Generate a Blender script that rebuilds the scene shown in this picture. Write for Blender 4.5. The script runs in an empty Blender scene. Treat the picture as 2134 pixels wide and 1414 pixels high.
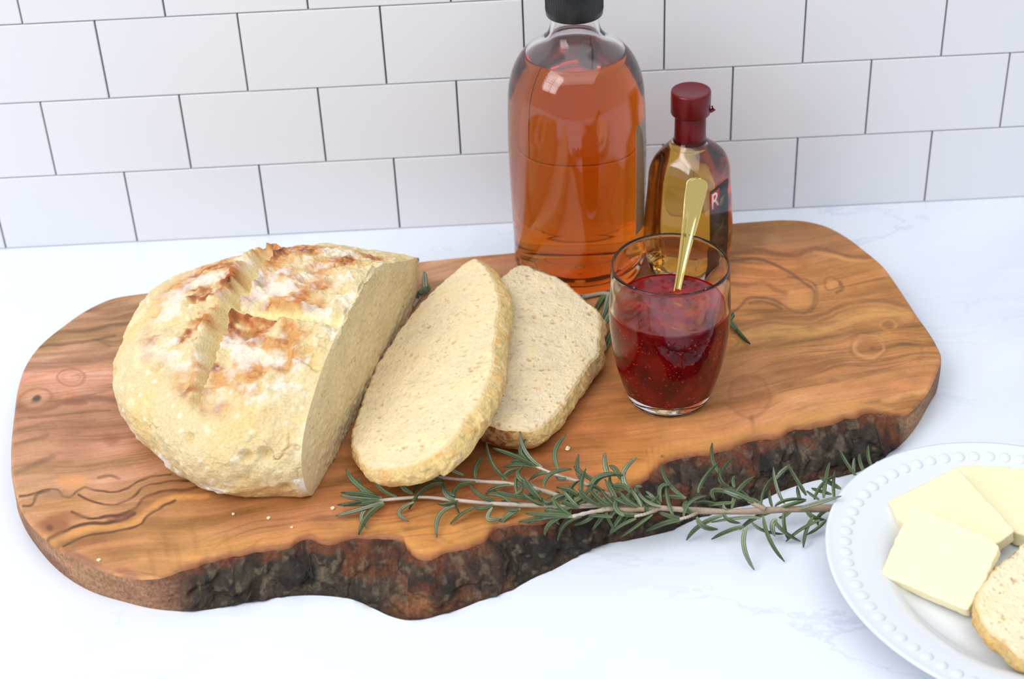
import bpy, bmesh, math, random
import numpy as np
from mathutils import Vector, Matrix

# ---------------------------------------------------------------- camera, sky, lights, exposure
IMG_W, IMG_H, FPX = 2134, 1414, 3442.472
R_ = np.array([0.9987, -0.0305, -0.0409]); F_ = np.array([0.0022, 0.8267, -0.5627])
F_ /= np.linalg.norm(F_); R_ -= F_ * (R_ @ F_); R_ /= np.linalg.norm(R_); U_ = np.cross(R_, F_)
CAM = np.array([0.0, -1.0894, 0.6343])
scene = bpy.context.scene
COL = scene.collection

cam_d = bpy.data.cameras.new('camera'); cam_o = bpy.data.objects.new('camera', cam_d); COL.objects.link(cam_o)
cam_d.sensor_width = 36.0; cam_d.lens = FPX * 36.0 / IMG_W; cam_d.clip_start = 0.01
cam_o.matrix_world = Matrix(((R_[0], U_[0], -F_[0], CAM[0]), (R_[1], U_[1], -F_[1], CAM[1]), (R_[2], U_[2], -F_[2], CAM[2]), (0, 0, 0, 1)))
cam_d.dof.use_dof = True; cam_d.dof.focus_distance = 1.0; cam_d.dof.aperture_fstop = 9.0
scene.camera = cam_o

world = bpy.data.worlds.new('world'); scene.world = world; world.use_nodes = True
bg = world.node_tree.nodes['Background']; bg.inputs[0].default_value = (0.90, 0.95, 1.0, 1); bg.inputs[1].default_value = 0.50

def window_pane(loc, target, sx, sy, power, color):
    l = bpy.data.lights.new('window_pane_light', 'AREA'); l.shape = 'RECTANGLE'; l.size = sx; l.size_y = sy
    l.energy = power; l.color = color
    o = bpy.data.objects.new('window_pane_light', l); COL.objects.link(o); o.location = loc
    o.rotation_euler = (Vector(target) - Vector(loc)).to_track_quat('-Z', 'Y').to_euler()
    return o
# daylight through the four panes of a tall window to the left, in front of the counter
WC = Vector((-1.55, -1.25, 1.55)); WT = Vector((0.0, -0.25, 0.0))
wd = (WT - WC).normalized(); wr = wd.cross(Vector((0, 0, 1))).normalized(); wu = wr.cross(wd)
for a in (-1, 1):
    for b in (-1, 1):
        p = WC + wr * a * 0.31 + wu * b * 0.40
        window_pane(p, p + wd, 0.56, 0.74, 5.6, (1.0, 0.98, 0.96))

# added overhead fill lamp, standing in for broad soft light from above
cl_ = bpy.data.lights.new('overhead_fill_light', 'AREA'); cl_.shape = 'RECTANGLE'; cl_.size = 2.4; cl_.size_y = 1.7; cl_.energy = 15; cl_.color = (.95, .975, 1.0)
co_ = bpy.data.objects.new('overhead_fill_light', cl_); COL.objects.link(co_); co_.location = (0, -.95, 1.75)
scene.view_settings.view_transform = 'Standard'; scene.view_settings.look = 'None'
scene.view_settings.gamma = 1.0; scene.view_settings.use_curve_mapping = False
scene.view_settings.exposure = 0.44
try:
    scene.cycles.max_bounces = 32; scene.cycles.transmission_bounces = 32; scene.cycles.transparent_max_bounces = 12
    scene.cycles.glossy_bounces = 6; scene.cycles.diffuse_bounces = 4; scene.cycles.sample_clamp_indirect = 6.0
    scene.cycles.use_denoising = True
except Exception:
    pass

# ---------------------------------------------------------------- helpers
BT = 0.020            # thickness of the board: its top is at z = BT, the counter at z = 0
rng = np.random.default_rng(7); random.seed(7)

def up(x, y, z):
    """world point at height z that the photograph shows at pixel (x, y)"""
    d = F_ + (x - IMG_W / 2) / FPX * R_ - (y - IMG_H / 2) / FPX * U_
    return CAM + (z - CAM[2]) / d[2] * d
def upp(x, y, p, n):
    d = F_ + (x - IMG_W / 2) / FPX * R_ - (y - IMG_H / 2) / FPX * U_
    return CAM + ((np.asarray(p) - CAM) @ n) / (d @ n) * d
def pj(P):
    d = P - CAM; z = d @ F_
    return IMG_W / 2 + FPX * (d @ R_) / z, IMG_H / 2 - FPX * (d @ U_) / z

def lin(c):
    c = np.asarray(c, float) / 255.0
    return np.where(c <= 0.04045, c / 12.92, ((c + 0.055) / 1.055) ** 2.4)
def lin4(c): return tuple(lin(c)) + (1.0,)
def sm(a, b, x):
    t = np.clip((x - a) / (b - a), 0, 1); return t * t * (3 - 2 * t)

def _h(ix, iy, iz, s):
    h = (ix * 374761393 + iy * 668265263 + iz * 1274126177 + s * 974634697) & 0xFFFFFFFF
    h = ((h ^ (h >> 13)) * 1274126177) & 0xFFFFFFFF
    h = ((h ^ (h >> 16)) * 2246822519) & 0xFFFFFFFF
    return ((h ^ (h >> 15)) & 0xFFFFFF) / float(0xFFFFFF)
def vnoise(P, s=0):
    P = np.asarray(P, float); i = np.floor(P).astype(np.int64); f = P - i; f = f * f * f * (f * (f * 6 - 15) + 10)
    x, y, z = i[:, 0], i[:, 1], i[:, 2]; r = 0
    for a in (0, 1):
        for b in (0, 1):
            for c in (0, 1):
                w = (f[:, 0] if a else 1 - f[:, 0]) * (f[:, 1] if b else 1 - f[:, 1]) * (f[:, 2] if c else 1 - f[:, 2])
                r = r + w * _h(x + a, y + b, z + c, s)
    return r * 2 - 1
def fbm(P, o=4, s=0, g=0.5):
    r, a, t = 0, 1.0, 0
    P = np.asarray(P, float)
    for k in range(o):
        r = r + a * vnoise(P * 2 ** k + 17.3 * k, s + k); t += a; a *= g
    return r / t
def worley(P, s=0):
    """distance to the nearest scattered point and that point's random value"""
    P = np.asarray(P, float); i = np.floor(P).astype(np.int64); best = np.full(len(P), 9.0); val = np.zeros(len(P))
    for a in (-1, 0, 1):
        for b in (-1, 0, 1):
            for c in (-1, 0, 1):
                x, y, z = i[:, 0] + a, i[:, 1] + b, i[:, 2] + c
                d = (x + _h(x, y, z, s) - P[:, 0]) ** 2 + (y + _h(x, y, z, s + 1) - P[:, 1]) ** 2 + (z + _h(x, y, z, s + 2) - P[:, 2]) ** 2
                v = _h(x, y, z, s + 3); m = d < best; best = np.where(m, d, best); val = np.where(m, v, val)
    return np.sqrt(best), val
def polydist(X, Y, pts):
    d = np.full(X.shape, 1e9)
    for (x0, y0), (x1, y1) in zip(pts[:-1], pts[1:]):
        dx, dy = x1 - x0, y1 - y0; t = np.clip(((X - x0) * dx + (Y - y0) * dy) / (dx * dx + dy * dy + 1e-12), 0, 1)
        d = np.minimum(d, np.hypot(X - x0 - t * dx, Y - y0 - t * dy))
    return d
def smooth_poly(pts, n, closed=False):
    """Catmull-Rom through pts, resampled to n points evenly"""
    P = np.asarray(pts, float); m = len(P); out = []
    segs = m if closed else m - 1
    for k in range(segs):
        if closed: p0, p1, p2, p3 = P[(k - 1) % m], P[k], P[(k + 1) % m], P[(k + 2) % m]
        else: p0, p1, p2, p3 = P[max(k - 1, 0)], P[k], P[k + 1], P[min(k + 2, m - 1)]
        t = np.linspace(0, 1, 24, endpoint=False)[:, None]
        h0, h1, h2 = (max(np.linalg.norm(q), 1e-12) for q in (p1 - p0, p2 - p1, p3 - p2)); v0, v1, v2 = (p1 - p0) / h0, (p2 - p1) / h1, (p3 - p2) / h2
        m1 = v1 if h0 < 1e-9 else (v0 * h1 + v1 * h0) / (h0 + h1); m2 = v1 if h2 < 1e-9 else (v1 * h2 + v2 * h1) / (h1 + h2)
        out.append(p1 * (2 * t ** 3 - 3 * t ** 2 + 1) + m1 * h1 * (t ** 3 - 2 * t ** 2 + t) + p2 * (3 * t ** 2 - 2 * t ** 3) + m2 * h1 * (t ** 3 - t ** 2))
    Q = np.concatenate(out + [P[:1] if closed else P[-1:]])
    L = np.concatenate([[0], np.cumsum(np.linalg.norm(np.diff(Q, axis=0), axis=1))])
    u = np.linspace(0, L[-1], n + 1)[:-1] if closed else np.linspace(0, L[-1], n)
    return np.stack([np.interp(u, L, Q[:, k]) for k in range(Q.shape[1])], 1)

def mesh_np(name, V, faces, mat=None, parent=None, smooth=True, col=None):
    """V (n,3) world or local coordinates; faces: list of arrays (m,3) or (m,4)"""
    me = bpy.data.meshes.new(name); V = np.asarray(V, np.float32)
    if not isinstance(faces, list): faces = [faces]
    faces = [np.asarray(f, np.int32) for f in faces if len(f)]
    me.vertices.add(len(V)); me.vertices.foreach_set('co', V.ravel())
    nl = sum(f.size for f in faces); nf = sum(len(f) for f in faces)
    me.loops.add(nl); me.loops.foreach_set('vertex_index', np.concatenate([f.ravel() for f in faces]))
    me.polygons.add(nf)
    tot = np.concatenate([np.full(len(f), f.shape[1], np.int32) for f in faces])
    st = np.concatenate([[0], np.cumsum(tot)[:-1]]).astype(np.int32)
    me.polygons.foreach_set('loop_start', st); me.polygons.foreach_set('loop_total', tot)
    me.update(calc_edges=True); me.validate()
    if smooth: me.polygons.foreach_set('use_smooth', np.ones(len(me.polygons), bool))
    if col is not None:
        a = me.color_attributes.new('Col', 'FLOAT_COLOR', 'POINT')
        c = np.ones((len(V), 4), np.float32); c[:, :3] = col; a.data.foreach_set('color', c.ravel())
    if mat: me.materials.append(mat)
    o = bpy.data.objects.new(name, me); COL.objects.link(o)
    if parent:
        o.parent = parent
        o.matrix_parent_inverse = parent.matrix_basis.inverted()
    return o
def quads(n, m, cu=False, cv=False, flip=False):
    """quads of an n x m vertex grid (index = i*m + j)"""
    i = np.arange(n if cu else n - 1); j = np.arange(m if cv else m - 1)
    I, J = np.meshgrid(i, j, indexing='ij'); I = I.ravel(); J = J.ravel(); I2 = (I + 1) % n; J2 = (J + 1) % m
    q = np.stack([I * m + J, I2 * m + J, I2 * m + J2, I * m + J2], 1)
    return q[:, ::-1] if flip else q
def lathe(name, prof, mat, parent, loc, n=96, cap_ends=True, sx=1.0, sy=1.0, rot=0.0, shape=None):
    """profile [(r,z),..] turned about z; shape(z_index, angle) may give a non-round section"""
    prof = np.asarray(prof, float); m = len(prof); a = np.linspace(0, 2 * np.pi, n, endpoint=False)
    X = np.cos(a)[:, None] * prof[None, :, 0] * sx; Y = np.sin(a)[:, None] * prof[None, :, 0] * sy
    if shape is not None: X, Y = shape(prof, a)
    c, s = math.cos(rot), math.sin(rot); X, Y = X * c - Y * s, X * s + Y * c
    V = np.stack([X + loc[0], Y + loc[1], np.broadcast_to(prof[None, :, 1], X.shape) + loc[2]], 2).reshape(-1, 3)
    V = list(map(tuple, V)); F = [quads(n, m, cu=True)]; tri = []
    if cap_ends:
        for j, fl in ((0, True), (m - 1, False)):
            V.append((loc[0], loc[1], loc[2] + prof[j, 1])); k = len(V) - 1
            for i in range(n):
                t = (k, i * m + j, ((i + 1) % n) * m + j); tri.append(t[::-1] if fl else t)
        F.append(np.array(tri))
    return mesh_np(name, np.array(V), F, mat, parent)
def empty(name, loc, label, cat, group=None):
    o = bpy.data.objects.new(name, None); COL.objects.link(o); o.location = [float(c) for c in loc]; o.empty_display_size = .02
    o['label'] = label; o['category'] = cat
    if group: o['group'] = group
    return o
def tube(path, rad, k=8, flat=1.0):
    """swept round section along a path; returns V, F (closed ends)"""
    P = np.asarray(path, float); n = len(P); rad = np.broadcast_to(rad, n)
    T = np.gradient(P, axis=0); T /= np.linalg.norm(T, axis=1)[:, None] + 1e-12
    V = []; ref = np.array([0, 0, 1.0]); a = np.linspace(0, 2 * np.pi, k, endpoint=False)
    for i in range(n):
        s = np.cross(T[i], ref); s /= np.linalg.norm(s) + 1e-9; b = np.cross(s, T[i])
        V.append(P[i] + rad[i] * (np.cos(a)[:, None] * s + flat * np.sin(a)[:, None] * b))
    V = np.concatenate(V); F = [quads(n, k, cv=True, flip=True)]
    V = np.concatenate([V, P[:1], P[-1:]]); c0, c1 = n * k, n * k + 1
    F.append(np.array([(c0, j, (j + 1) % k) for j in range(k)] + [(c1, (n - 1) * k + (j + 1) % k, (n - 1) * k + j) for j in range(k)]))
    return V, F

# ---------------------------------------------------------------- materials
def new_mat(name):
    m = bpy.data.materials.new(name); m.use_nodes = True; nt = m.node_tree
    return m, nt, nt.nodes['Principled BSDF']
def N(nt, t, **kw):
    n = nt.nodes.new(t)
    for k, v in kw.items():
        if k in n.inputs: n.inputs[k].default_value = v
        else: setattr(n, k, v)
    return n
def simple(name, c, rough=.5, metal=0.0, **kw):
    m, nt, p = new_mat(name); p.inputs['Base Color'].default_value = lin4(c); p.inputs['Roughness'].default_value = rough; p.inputs['Metallic'].default_value = metal
    for k, v in kw.items(): p.inputs[k].default_value = v
    return m
def attr_mat(name, rough, noise_scale, amount, bump_scale, bump, stretch=(1, 1, 1), sss=0.0, sss_c=(1, .5, .25), spec=.5, sss_scale=.004):
    """base colour from the mesh's own colour field, broken up by fine noise, plus fine relief"""
    m, nt, p = new_mat(name); L = nt.links.new
    at = N(nt, 'ShaderNodeAttribute', attribute_name='Col'); tc = N(nt, 'ShaderNodeTexCoord'); mp = N(nt, 'ShaderNodeMapping')
    mp.inputs['Scale'].default_value = stretch; L(tc.outputs['Object'], mp.inputs[0])
    no = N(nt, 'ShaderNodeTexNoise', Scale=noise_scale, Detail=4.0, Roughness=.6); L(mp.outputs[0], no.inputs['Vector'])
    mr = N(nt, 'ShaderNodeMapRange'); mr.inputs[1].default_value = .25; mr.inputs[2].default_value = .75
    mr.inputs[3].default_value = 1 - amount; mr.inputs[4].default_value = 1 + amount; L(no.outputs[0], mr.inputs[0])
    mx = N(nt, 'ShaderNodeVectorMath', operation='MULTIPLY'); L(at.outputs['Color'], mx.inputs[0]); L(mr.outputs[0], mx.inputs[1])
    L(mx.outputs[0], p.inputs['Base Color'])
    n2 = N(nt, 'ShaderNodeTexNoise', Scale=bump_scale, Detail=5.0, Roughness=.65); L(mp.outputs[0], n2.inputs['Vector'])
    bp = N(nt, 'ShaderNodeBump', Strength=bump, Distance=.001); L(n2.outputs[0], bp.inputs['Height']); L(bp.outputs[0], p.inputs['Normal'])
    p.inputs['Roughness'].default_value = rough; p.inputs['Specular IOR Level'].default_value = spec
    if sss: p.inputs['Subsurface Weight'].default_value = sss; p.inputs['Subsurface Radius'].default_value = sss_c; p.inputs['Subsurface Scale'].default_value = sss_scale
    return m
def glass(name, c=(255, 255, 255), rough=0.0, ior=1.5):
    m, nt, p = new_mat(name); p.inputs['Base Color'].default_value = lin4(c); p.inputs['Roughness'].default_value = rough
    p.inputs['Transmission Weight'].default_value = 1.0; p.inputs['IOR'].default_value = ior
    return m
def liquid(name, absorb, density):
    m, nt, p = new_mat(name); p.inputs['Base Color'].default_value = (1, 1, 1, 1); p.inputs['Roughness'].default_value = 0.0
    p.inputs['Transmission Weight'].default_value = 1.0; p.inputs['IOR'].default_value = 1.34
    v = N(nt, 'ShaderNodeVolumeAbsorption', Density=density); v.inputs['Color'].default_value = absorb + (1,)
    nt.links.new(v.outputs[0], nt.nodes['Material Output'].inputs['Volume'])
    return m

M_tile = simple('tile_white', (226, 227, 232), .38)
M_grout = simple('grout_dark', (70, 82, 96), .8)
M_wood = attr_mat('olive_wood', .45, 300, .16, 420, .12, (1.0, 6.0, 1.0), spec=.35)
M_bark = attr_mat('bark', .68, 520, .5, 600, 1.0, spec=.3)
M_crust = attr_mat('bread_crust', .74, 620, .16, 620, 1.0, sss=.08, sss_scale=.003, spec=.25)
M_crumb = attr_mat('bread_crumb', .85, 900, .06, 1000, .55, sss=.15, sss_scale=.004, spec=.15)
M_leaf = attr_mat('rosemary_leaf', .5, 900, .15, 1500, .25, spec=.35)
M_stem = attr_mat('rosemary_stem', .7, 700, .15, 1200, .3)
M_butter = simple('butter', (247, 234, 192), .42, **{'Subsurface Weight': .35, 'Subsurface Scale': .006})
M_butter.node_tree.nodes['Principled BSDF'].inputs['Subsurface Radius'].default_value = (1, .8, .35)
M_china = simple('white_glazed_china', (221, 225, 231), .12)
M_glass = glass('clear_glass', ior=1.42); M_glass_b = glass('bottle_glass', ior=1.37)
M_whiskey = liquid('amber_liquid', (.935, .60, .0), 58)
M_gold_liq = liquid('golden_liquid', (.90, .70, .05), 64)
M_black = simple('black_plastic', (22, 25, 28), .3)
M_redcap = simple('dark_red_foil', (104, 12, 22), .3, 0.3)
M_gold = simple('polished_gold', (232, 205, 128), .16, 1.0)
M_cream = simple('cream_paper', (242, 228, 198), .6)
M_labelblack = simple('label_black', (22, 22, 26), .45)
M_labelred = simple('label_red', (190, 28, 40), .5)
M_labelwhite = simple('label_white', (240, 235, 230), .5)
M_labelgold = simple('label_gold', (150, 145, 70), .4, .3)

def marble():
    m, nt, p = new_mat('white_marble'); L = nt.links.new
    tc = N(nt, 'ShaderNodeTexCoord')
    def vein(scale, width, rot, w):
        mp = N(nt, 'ShaderNodeMapping'); mp.inputs['Rotation'].default_value = (0, 0, rot); mp.inputs['Scale'].default_value = (1, 2.2, 1)
        L(tc.outputs['Object'], mp.inputs[0])
        n1 = N(nt, 'ShaderNodeTexNoise', Scale=scale, Detail=7.0, Roughness=.58, Distortion=.5); L(mp.outputs[0], n1.inputs['Vector'])
        s = N(nt, 'ShaderNodeMath', operation='SUBTRACT'); s.inputs[1].default_value = .5; L(n1.outputs[0], s.inputs[0])
        a = N(nt, 'ShaderNodeMath', operation='ABSOLUTE'); L(s.outputs[0], a.inputs[0])
        r = N(nt, 'ShaderNodeMapRange'); r.inputs[1].default_value = 0; r.inputs[2].default_value = width; r.inputs[3].default_value = w; r.inputs[4].default_value = 0
        L(a.outputs[0], r.inputs[0])
        n2 = N(nt, 'ShaderNodeTexNoise', Scale=scale * 1.3, Detail=2.0); L(tc.outputs['Object'], n2.inputs['Vector'])
        r2 = N(nt, 'ShaderNodeMapRange'); r2.inputs[1].default_value = .45; r2.inputs[2].default_value = .68; L(n2.outputs[0], r2.inputs[0])
        k = N(nt, 'ShaderNodeMath', operation='MULTIPLY'); L(r.outputs[0], k.inputs[0]); L(r2.outputs[0], k.inputs[1])
        return k
    v1 = vein(4.5, .010, .5, .50); v2 = vein(2.6, .10, .35, .34)
    ad = N(nt, 'ShaderNodeMath', operation='ADD'); L(v1.outputs[0], ad.inputs[0]); L(v2.outputs[0], ad.inputs[1]); ad.use_clamp = True
    mx = N(nt, 'ShaderNodeMix', data_type='RGBA'); mx.inputs[6].default_value = lin4((222, 227, 237)); mx.inputs[7].default_value = lin4((184, 194, 216))
    L(ad.outputs[0], mx.inputs[0]); L(mx.outputs[2], p.inputs['Base Color'])
    p.inputs['Roughness'].default_value = .22; p.inputs['Specular IOR Level'].default_value = .45
    return m
M_marble = marble()
# ---------------------------------------------------------------- the setting: tiled back wall and counter
TW, TH, X0 = 0.1, 0.06, 0.37810544
wall = mesh_np('wall_back', [(-1.0, .004, -.03), (1.0, .004, -.03), (1.0, .004, .42), (-1.0, .004, .42), (-1.0, .03, -.03), (1.0, .03, -.03), (1.0, .03, .42), (-1.0, .03, .42)],
               [np.array([(0, 1, 2, 3), (5, 4, 7, 6), (4, 0, 3, 7), (1, 5, 6, 2), (3, 2, 6, 7), (4, 5, 1, 0)])], M_grout, smooth=False)
wall['kind'] = 'structure'
def tile_mesh():
    bm = bmesh.new(); w, h, j = TW / 2, TH / 2, .00062
    bmesh.ops.create_cube(bm, size=1.0)
    for v in bm.verts: v.co = Vector((v.co.x * 2 * (w - j), v.co.y * .004 + .002, v.co.z * 2 * (h - j * .8)))
    bmesh.ops.bevel(bm, geom=[e for e in bm.edges if all(v.co.y < .001 for v in e.verts)], offset=.0003, segments=1, affect='EDGES')
    me = bpy.data.meshes.new('tile'); bm.to_mesh(me); bm.free(); me.materials.append(M_tile); return me
tme = tile_mesh()
for row in range(7):
    for k in range(-8, 14):
        xa = -X0 + (k + (.5 if row % 2 else 0)) * TW; xb = min(xa + TW, 1.0); xa = max(xa, -1.0)
        if xb - xa < .012: continue
        o = bpy.data.objects.new('tile', tme); COL.objects.link(o); o.parent = wall; o.scale = ((xb - xa) / TW, 1, 1)
        o.location = ((xa + xb) / 2, random.uniform(-.0002, .0002), (row + .5) * TH)
bm = bmesh.new(); bmesh.ops.create_cube(bm, size=1.0)
for v in bm.verts: v.co = Vector((v.co.x * 2.0, v.co.y * .66 - .328, v.co.z * .03 - .015))
bmesh.ops.bevel(bm, geom=[e for e in bm.edges if all(v.co.y < -.6 for v in e.verts)], offset=.004, segments=3, affect='EDGES')
me = bpy.data.meshes.new('countertop'); bm.to_mesh(me); bm.free(); me.materials.append(M_marble)
counter = bpy.data.objects.new('countertop', me); COL.objects.link(counter)
counter['label'] = 'white marble countertop with faint blue grey veins below the tiled wall'; counter['category'] = 'countertop'

fl = mesh_np('floor', [(-3, -4, -.92), (3, -4, -.92), (3, .03, -.92), (-3, .03, -.92)], np.array([(0, 1, 2, 3)]), simple('floor_oak', (120, 96, 74), .5), smooth=False); fl['kind'] = 'structure'
# ---------------------------------------------------------------- serving board
# (top edge pixel, foot pixel or None) anticlockwise from the left end, the foot on the counter
EDGE = [((22, 950), None), ((27, 1010), None), ((40, 1052), (38, 1058)), ((60, 1087), (50, 1096)), ((91, 1118), (76, 1137)), ((125, 1144), (108, 1175)),
    ((168, 1167), (150, 1210)), ((224, 1190), (206, 1238)), ((264, 1200), (250, 1251)), ((328, 1201), (320, 1268)), ((398, 1176), (400, 1273)), ((440, 1167), (440, 1269)), ((487, 1157), (487, 1260)),
    ((548, 1146), (546, 1249)), ((600, 1138), (605, 1242)), ((642, 1120), (655, 1240)), ((675, 1127), (700, 1243)), ((745, 1120), (742, 1251)), ((792, 1122), (780, 1268)),
    ((829, 1127), (815, 1284)), ((853, 1146), (853, 1292)), ((881, 1158), (890, 1287)), ((923, 1153), (946, 1273)), ((975, 1143), (1003, 1251)), ((1012, 1125), (1040, 1239)), ((1036, 1101), (1070, 1227)), ((1073, 1092), (1110, 1205)),
    ((1125, 1087), (1160, 1183)), ((1170, 1070), (1200, 1161)), ((1225, 1046), (1237, 1140)), ((1270, 1028), (1275, 1130)), ((1314, 1012), (1310, 1125)), ((1349, 994), (1356, 1116)), ((1379, 969), (1404, 1102)),
    ((1431, 948), (1450, 1081)), ((1484, 938), (1490, 1068)), ((1530, 928), (1535, 1057)), ((1559, 918), (1570, 1049)), ((1615, 909), (1629, 1023)), ((1654, 892), (1669, 1009)),
    ((1694, 886), (1703, 1000)), ((1736, 876), (1745, 993)), ((1759, 864), (1781, 985)), ((1782, 867), (1803, 975)), ((1825, 859), (1835, 955)), ((1886, 860), (1883, 921)), ((1915, 838), (1913, 883)),
    ((1934, 814), (1934, 846)), ((1950, 780), (1952, 814)), ((1962, 745), None), ((1952, 716), None), ((1934, 686), None), ((1915, 660), None), ((1890, 622), None), ((1870, 592), None), ((1840, 552), None),
    ((1800, 518), None), ((1760, 489), None), ((1715, 467), None), ((1680, 459), None), ((1640, 456), None), ((1580, 459), None), ((1510, 465), None), ((1400, 481), None), ((1300, 494), None),
    ((1150, 514), None), ((1080, 523), None), ((960, 534), None), ((860, 545), None), ((700, 565), None), ((500, 588), None), ((380, 601), None), ((300, 609), None), ((230, 621), None),
    ((185, 641), None), ((130, 678), None), ((80, 720), None), ((52, 760), None), ((38, 800), None), ((29, 860), None)]
top = np.array([up(*a, BT) for a, b in EDGE])
ctr = np.array([-.02, -.23])
bot = []
for (a, b), T in zip(EDGE, top):
    if b is not None: q = up(*b, 0.0)
    else:
        o = T[:2] - ctr; o /= np.linalg.norm(o); q = np.array([T[0] - o[0] * .002, T[1] - o[1] * .002, 0])
    bot.append(q)
NB = 1900
both = smooth_poly(np.concatenate([top, np.array(bot)], 1), NB, closed=True)
topl, botl = both[:, :3].copy(), both[:, 3:].copy(); topl[:, 2] = BT; botl[:, 2] = 0
px_t, py_t = pj(topl)
barkmask = sm(318, 400, px_t) * (1 - sm(1868, 1895, px_t)) * (py_t > 830)
# ragged upper bark line
jit = fbm(np.stack([topl[:, 0] * 55, topl[:, 1] * 55, topl[:, 0] * 0], 1), 4, 5)
tang = np.roll(topl, -1, 0) - np.roll(topl, 1, 0); nout = np.stack([tang[:, 1], -tang[:, 0]], 1); nout /= np.linalg.norm(nout, axis=1)[:, None]
topl[:, :2] += nout * (jit * .0045 * barkmask)[:, None]
board = empty('serving_board', (0, -.25, 0), 'live edge olive wood serving board carrying the bread, bottles and jam', 'serving board')
# top: rings from the edge to a spine
sa, sb = np.array([-.215, -.275]), np.array([.165, -.215])
MR = 290
tt = np.clip(((topl[:, :2] - sa) @ (sb - sa)) / ((sb - sa) @ (sb - sa)), 0, 1); spine = sa + tt[:, None] * (sb - sa)
fr = np.linspace(0, 1, MR)[None, :, None]
XY = topl[:, None, :2] * (1 - fr) + spine[:, None, :] * fr
dist_edge = np.linalg.norm(XY - topl[:, None, :2], axis=2)
Z = BT - .0016 * np.clip(1 - dist_edge / .0022, 0, 1) ** 2
V = np.concatenate([XY, Z[..., None]], 2).reshape(-1, 3)
PX, PY = pj(V * [1, 1, 0] + [0, 0, BT])
def fillcol(X, Y, pts, p=3.0, eps=25.0):
    num = np.zeros((len(X), 3)); den = np.zeros(len(X))
    for x, y, c in pts:
        w = 1.0 / (np.hypot(X - x, (Y - y) * 1.7) + eps) ** p; num += w[:, None] * lin(c); den += w
    return num / den[:, None]
TONES = [(60, 700, (182, 146, 110)), (150, 720, (196, 148, 112)), (200, 650, (178, 134, 98)), (110, 800, (206, 150, 118)), (60, 900, (182, 132, 100)), (150, 900, (170, 120, 90)), (200, 980, (202, 152, 120)),
    (60, 1010, (206, 160, 124)), (150, 1060, (208, 152, 104)), (300, 1150, (190, 138, 84)), (250, 1130, (182, 126, 78)), (420, 1130, (194, 142, 88)), (500, 1080, (180, 124, 82)), (650, 1080, (180, 120, 78)),
    (780, 1060, (184, 118, 70)), (900, 1100, (204, 142, 80)), (960, 1130, (212, 150, 86)), (1050, 1000, (170, 104, 60)), (1150, 950, (176, 110, 64)), (1250, 900, (190, 120, 68)), (1300, 960, (198, 132, 70)),
    (1400, 900, (196, 136, 80)), (1550, 860, (190, 130, 78)), (1700, 780, (186, 126, 74)), (1700, 860, (196, 140, 84)), (1850, 780, (190, 130, 78)), (1900, 700, (196, 136, 74)), (1650, 700, (194, 138, 78)),
    (1800, 590, (206, 140, 78)), (1600, 560, (204, 132, 74)), (1600, 490, (166, 118, 72)), (1720, 490, (164, 114, 68)), (950, 560, (208, 158, 122)), (1050, 540, (198, 138, 100)), (300, 620, (184, 142, 100))]
C = fillcol(PX, PY, TONES)
warp = fbm(np.stack([V[:, 0] * 9, V[:, 1] * 9, V[:, 0] * 0], 1), 3, 21)
gy = V[:, 1] - .16 * V[:, 0] + warp * .02
streak = fbm(np.stack([V[:, 0] * 7, gy * 130, V[:, 0] * 0], 1), 4, 31)
fine = fbm(np.stack([V[:, 0] * 40, gy * 700, V[:, 0] * 0], 1), 3, 41)
mott = fbm(np.stack([V[:, 0] * 45, V[:, 1] * 60, V[:, 0] * 0], 1), 4, 51)
mott2 = fbm(np.stack([V[:, 0] * 110, V[:, 1] * 150, V[:, 0] * 0], 1), 4, 53)
C *= .86 * (1 + .36 * streak + .20 * fine + .26 * mott + .14 * mott2)[:, None]
w2 = fbm(np.stack([V[:, 0] * 16 + 4, V[:, 1] * 22, V[:, 0] * 0], 1), 3, 55); g2y = gy + w2 * .016
for sc_, tq_, sd_ in ((70, 15, 56), (120, 11, 57)):
    ln_ = np.clip(1 - np.abs(fbm(np.stack([V[:, 0] * 5.5, g2y * sc_, V[:, 0] * 0], 1), 3, sd_)) * tq_, 0, 1) * sm(-.15, .35, fbm(np.stack([V[:, 0] * 8 + sd_, V[:, 1] * 22, V[:, 0] * 0], 1), 2, sd_ + 2))
    C *= (1 - .34 * ln_)[:, None]
bandn = fbm(np.stack([V[:, 0] * 3.5, g2y * 26, V[:, 0] * 0], 1), 3, 58); C *= (1 + .24 * bandn)[:, None]; C[:, 2] *= 1 + .16 * bandn
C[:, 2] *= 1 + .22 * streak + .15 * mott; C[:, 0] *= 1 - .05 * mott
DK = lin((78, 46, 30))
wob = 3.0 * fbm(np.stack([V[:, 0] * 130, V[:, 1] * 130, V[:, 0] * 0], 1), 2, 61)
def vein(pts, w, strength=.75, c=DK, soft=1.6, dy=0):
    global C
    pts = [(x, y + dy) for x, y in pts]; pts = smooth_poly(pts, len(pts) * 5)
    d = polydist(PX + wob, PY + wob * .6, pts); k = strength * (1 - sm(w * .22, w * .22 + w * soft * .66, d)) * np.clip(.98 + .6 * mott2, 0, 1.15)
    k = np.minimum(k, .95); C = C * (1 - k[:, None]) + c * k[:, None]
def blob(cx, cy, rx, ry, strength, c, rot=0.0, edge=.45):
    global C
    a = math.radians(rot); dx, dy = PX - cx + wob * 1.5, PY - cy + wob
    u = (dx * math.cos(a) + dy * math.sin(a)) / rx; v = (-dx * math.sin(a) + dy * math.cos(a)) / ry
    k = strength * (1 - sm(1 - edge, 1 + edge, np.hypot(u, v))); C = C * (1 - k[:, None]) + lin(c) * k[:, None]
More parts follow.
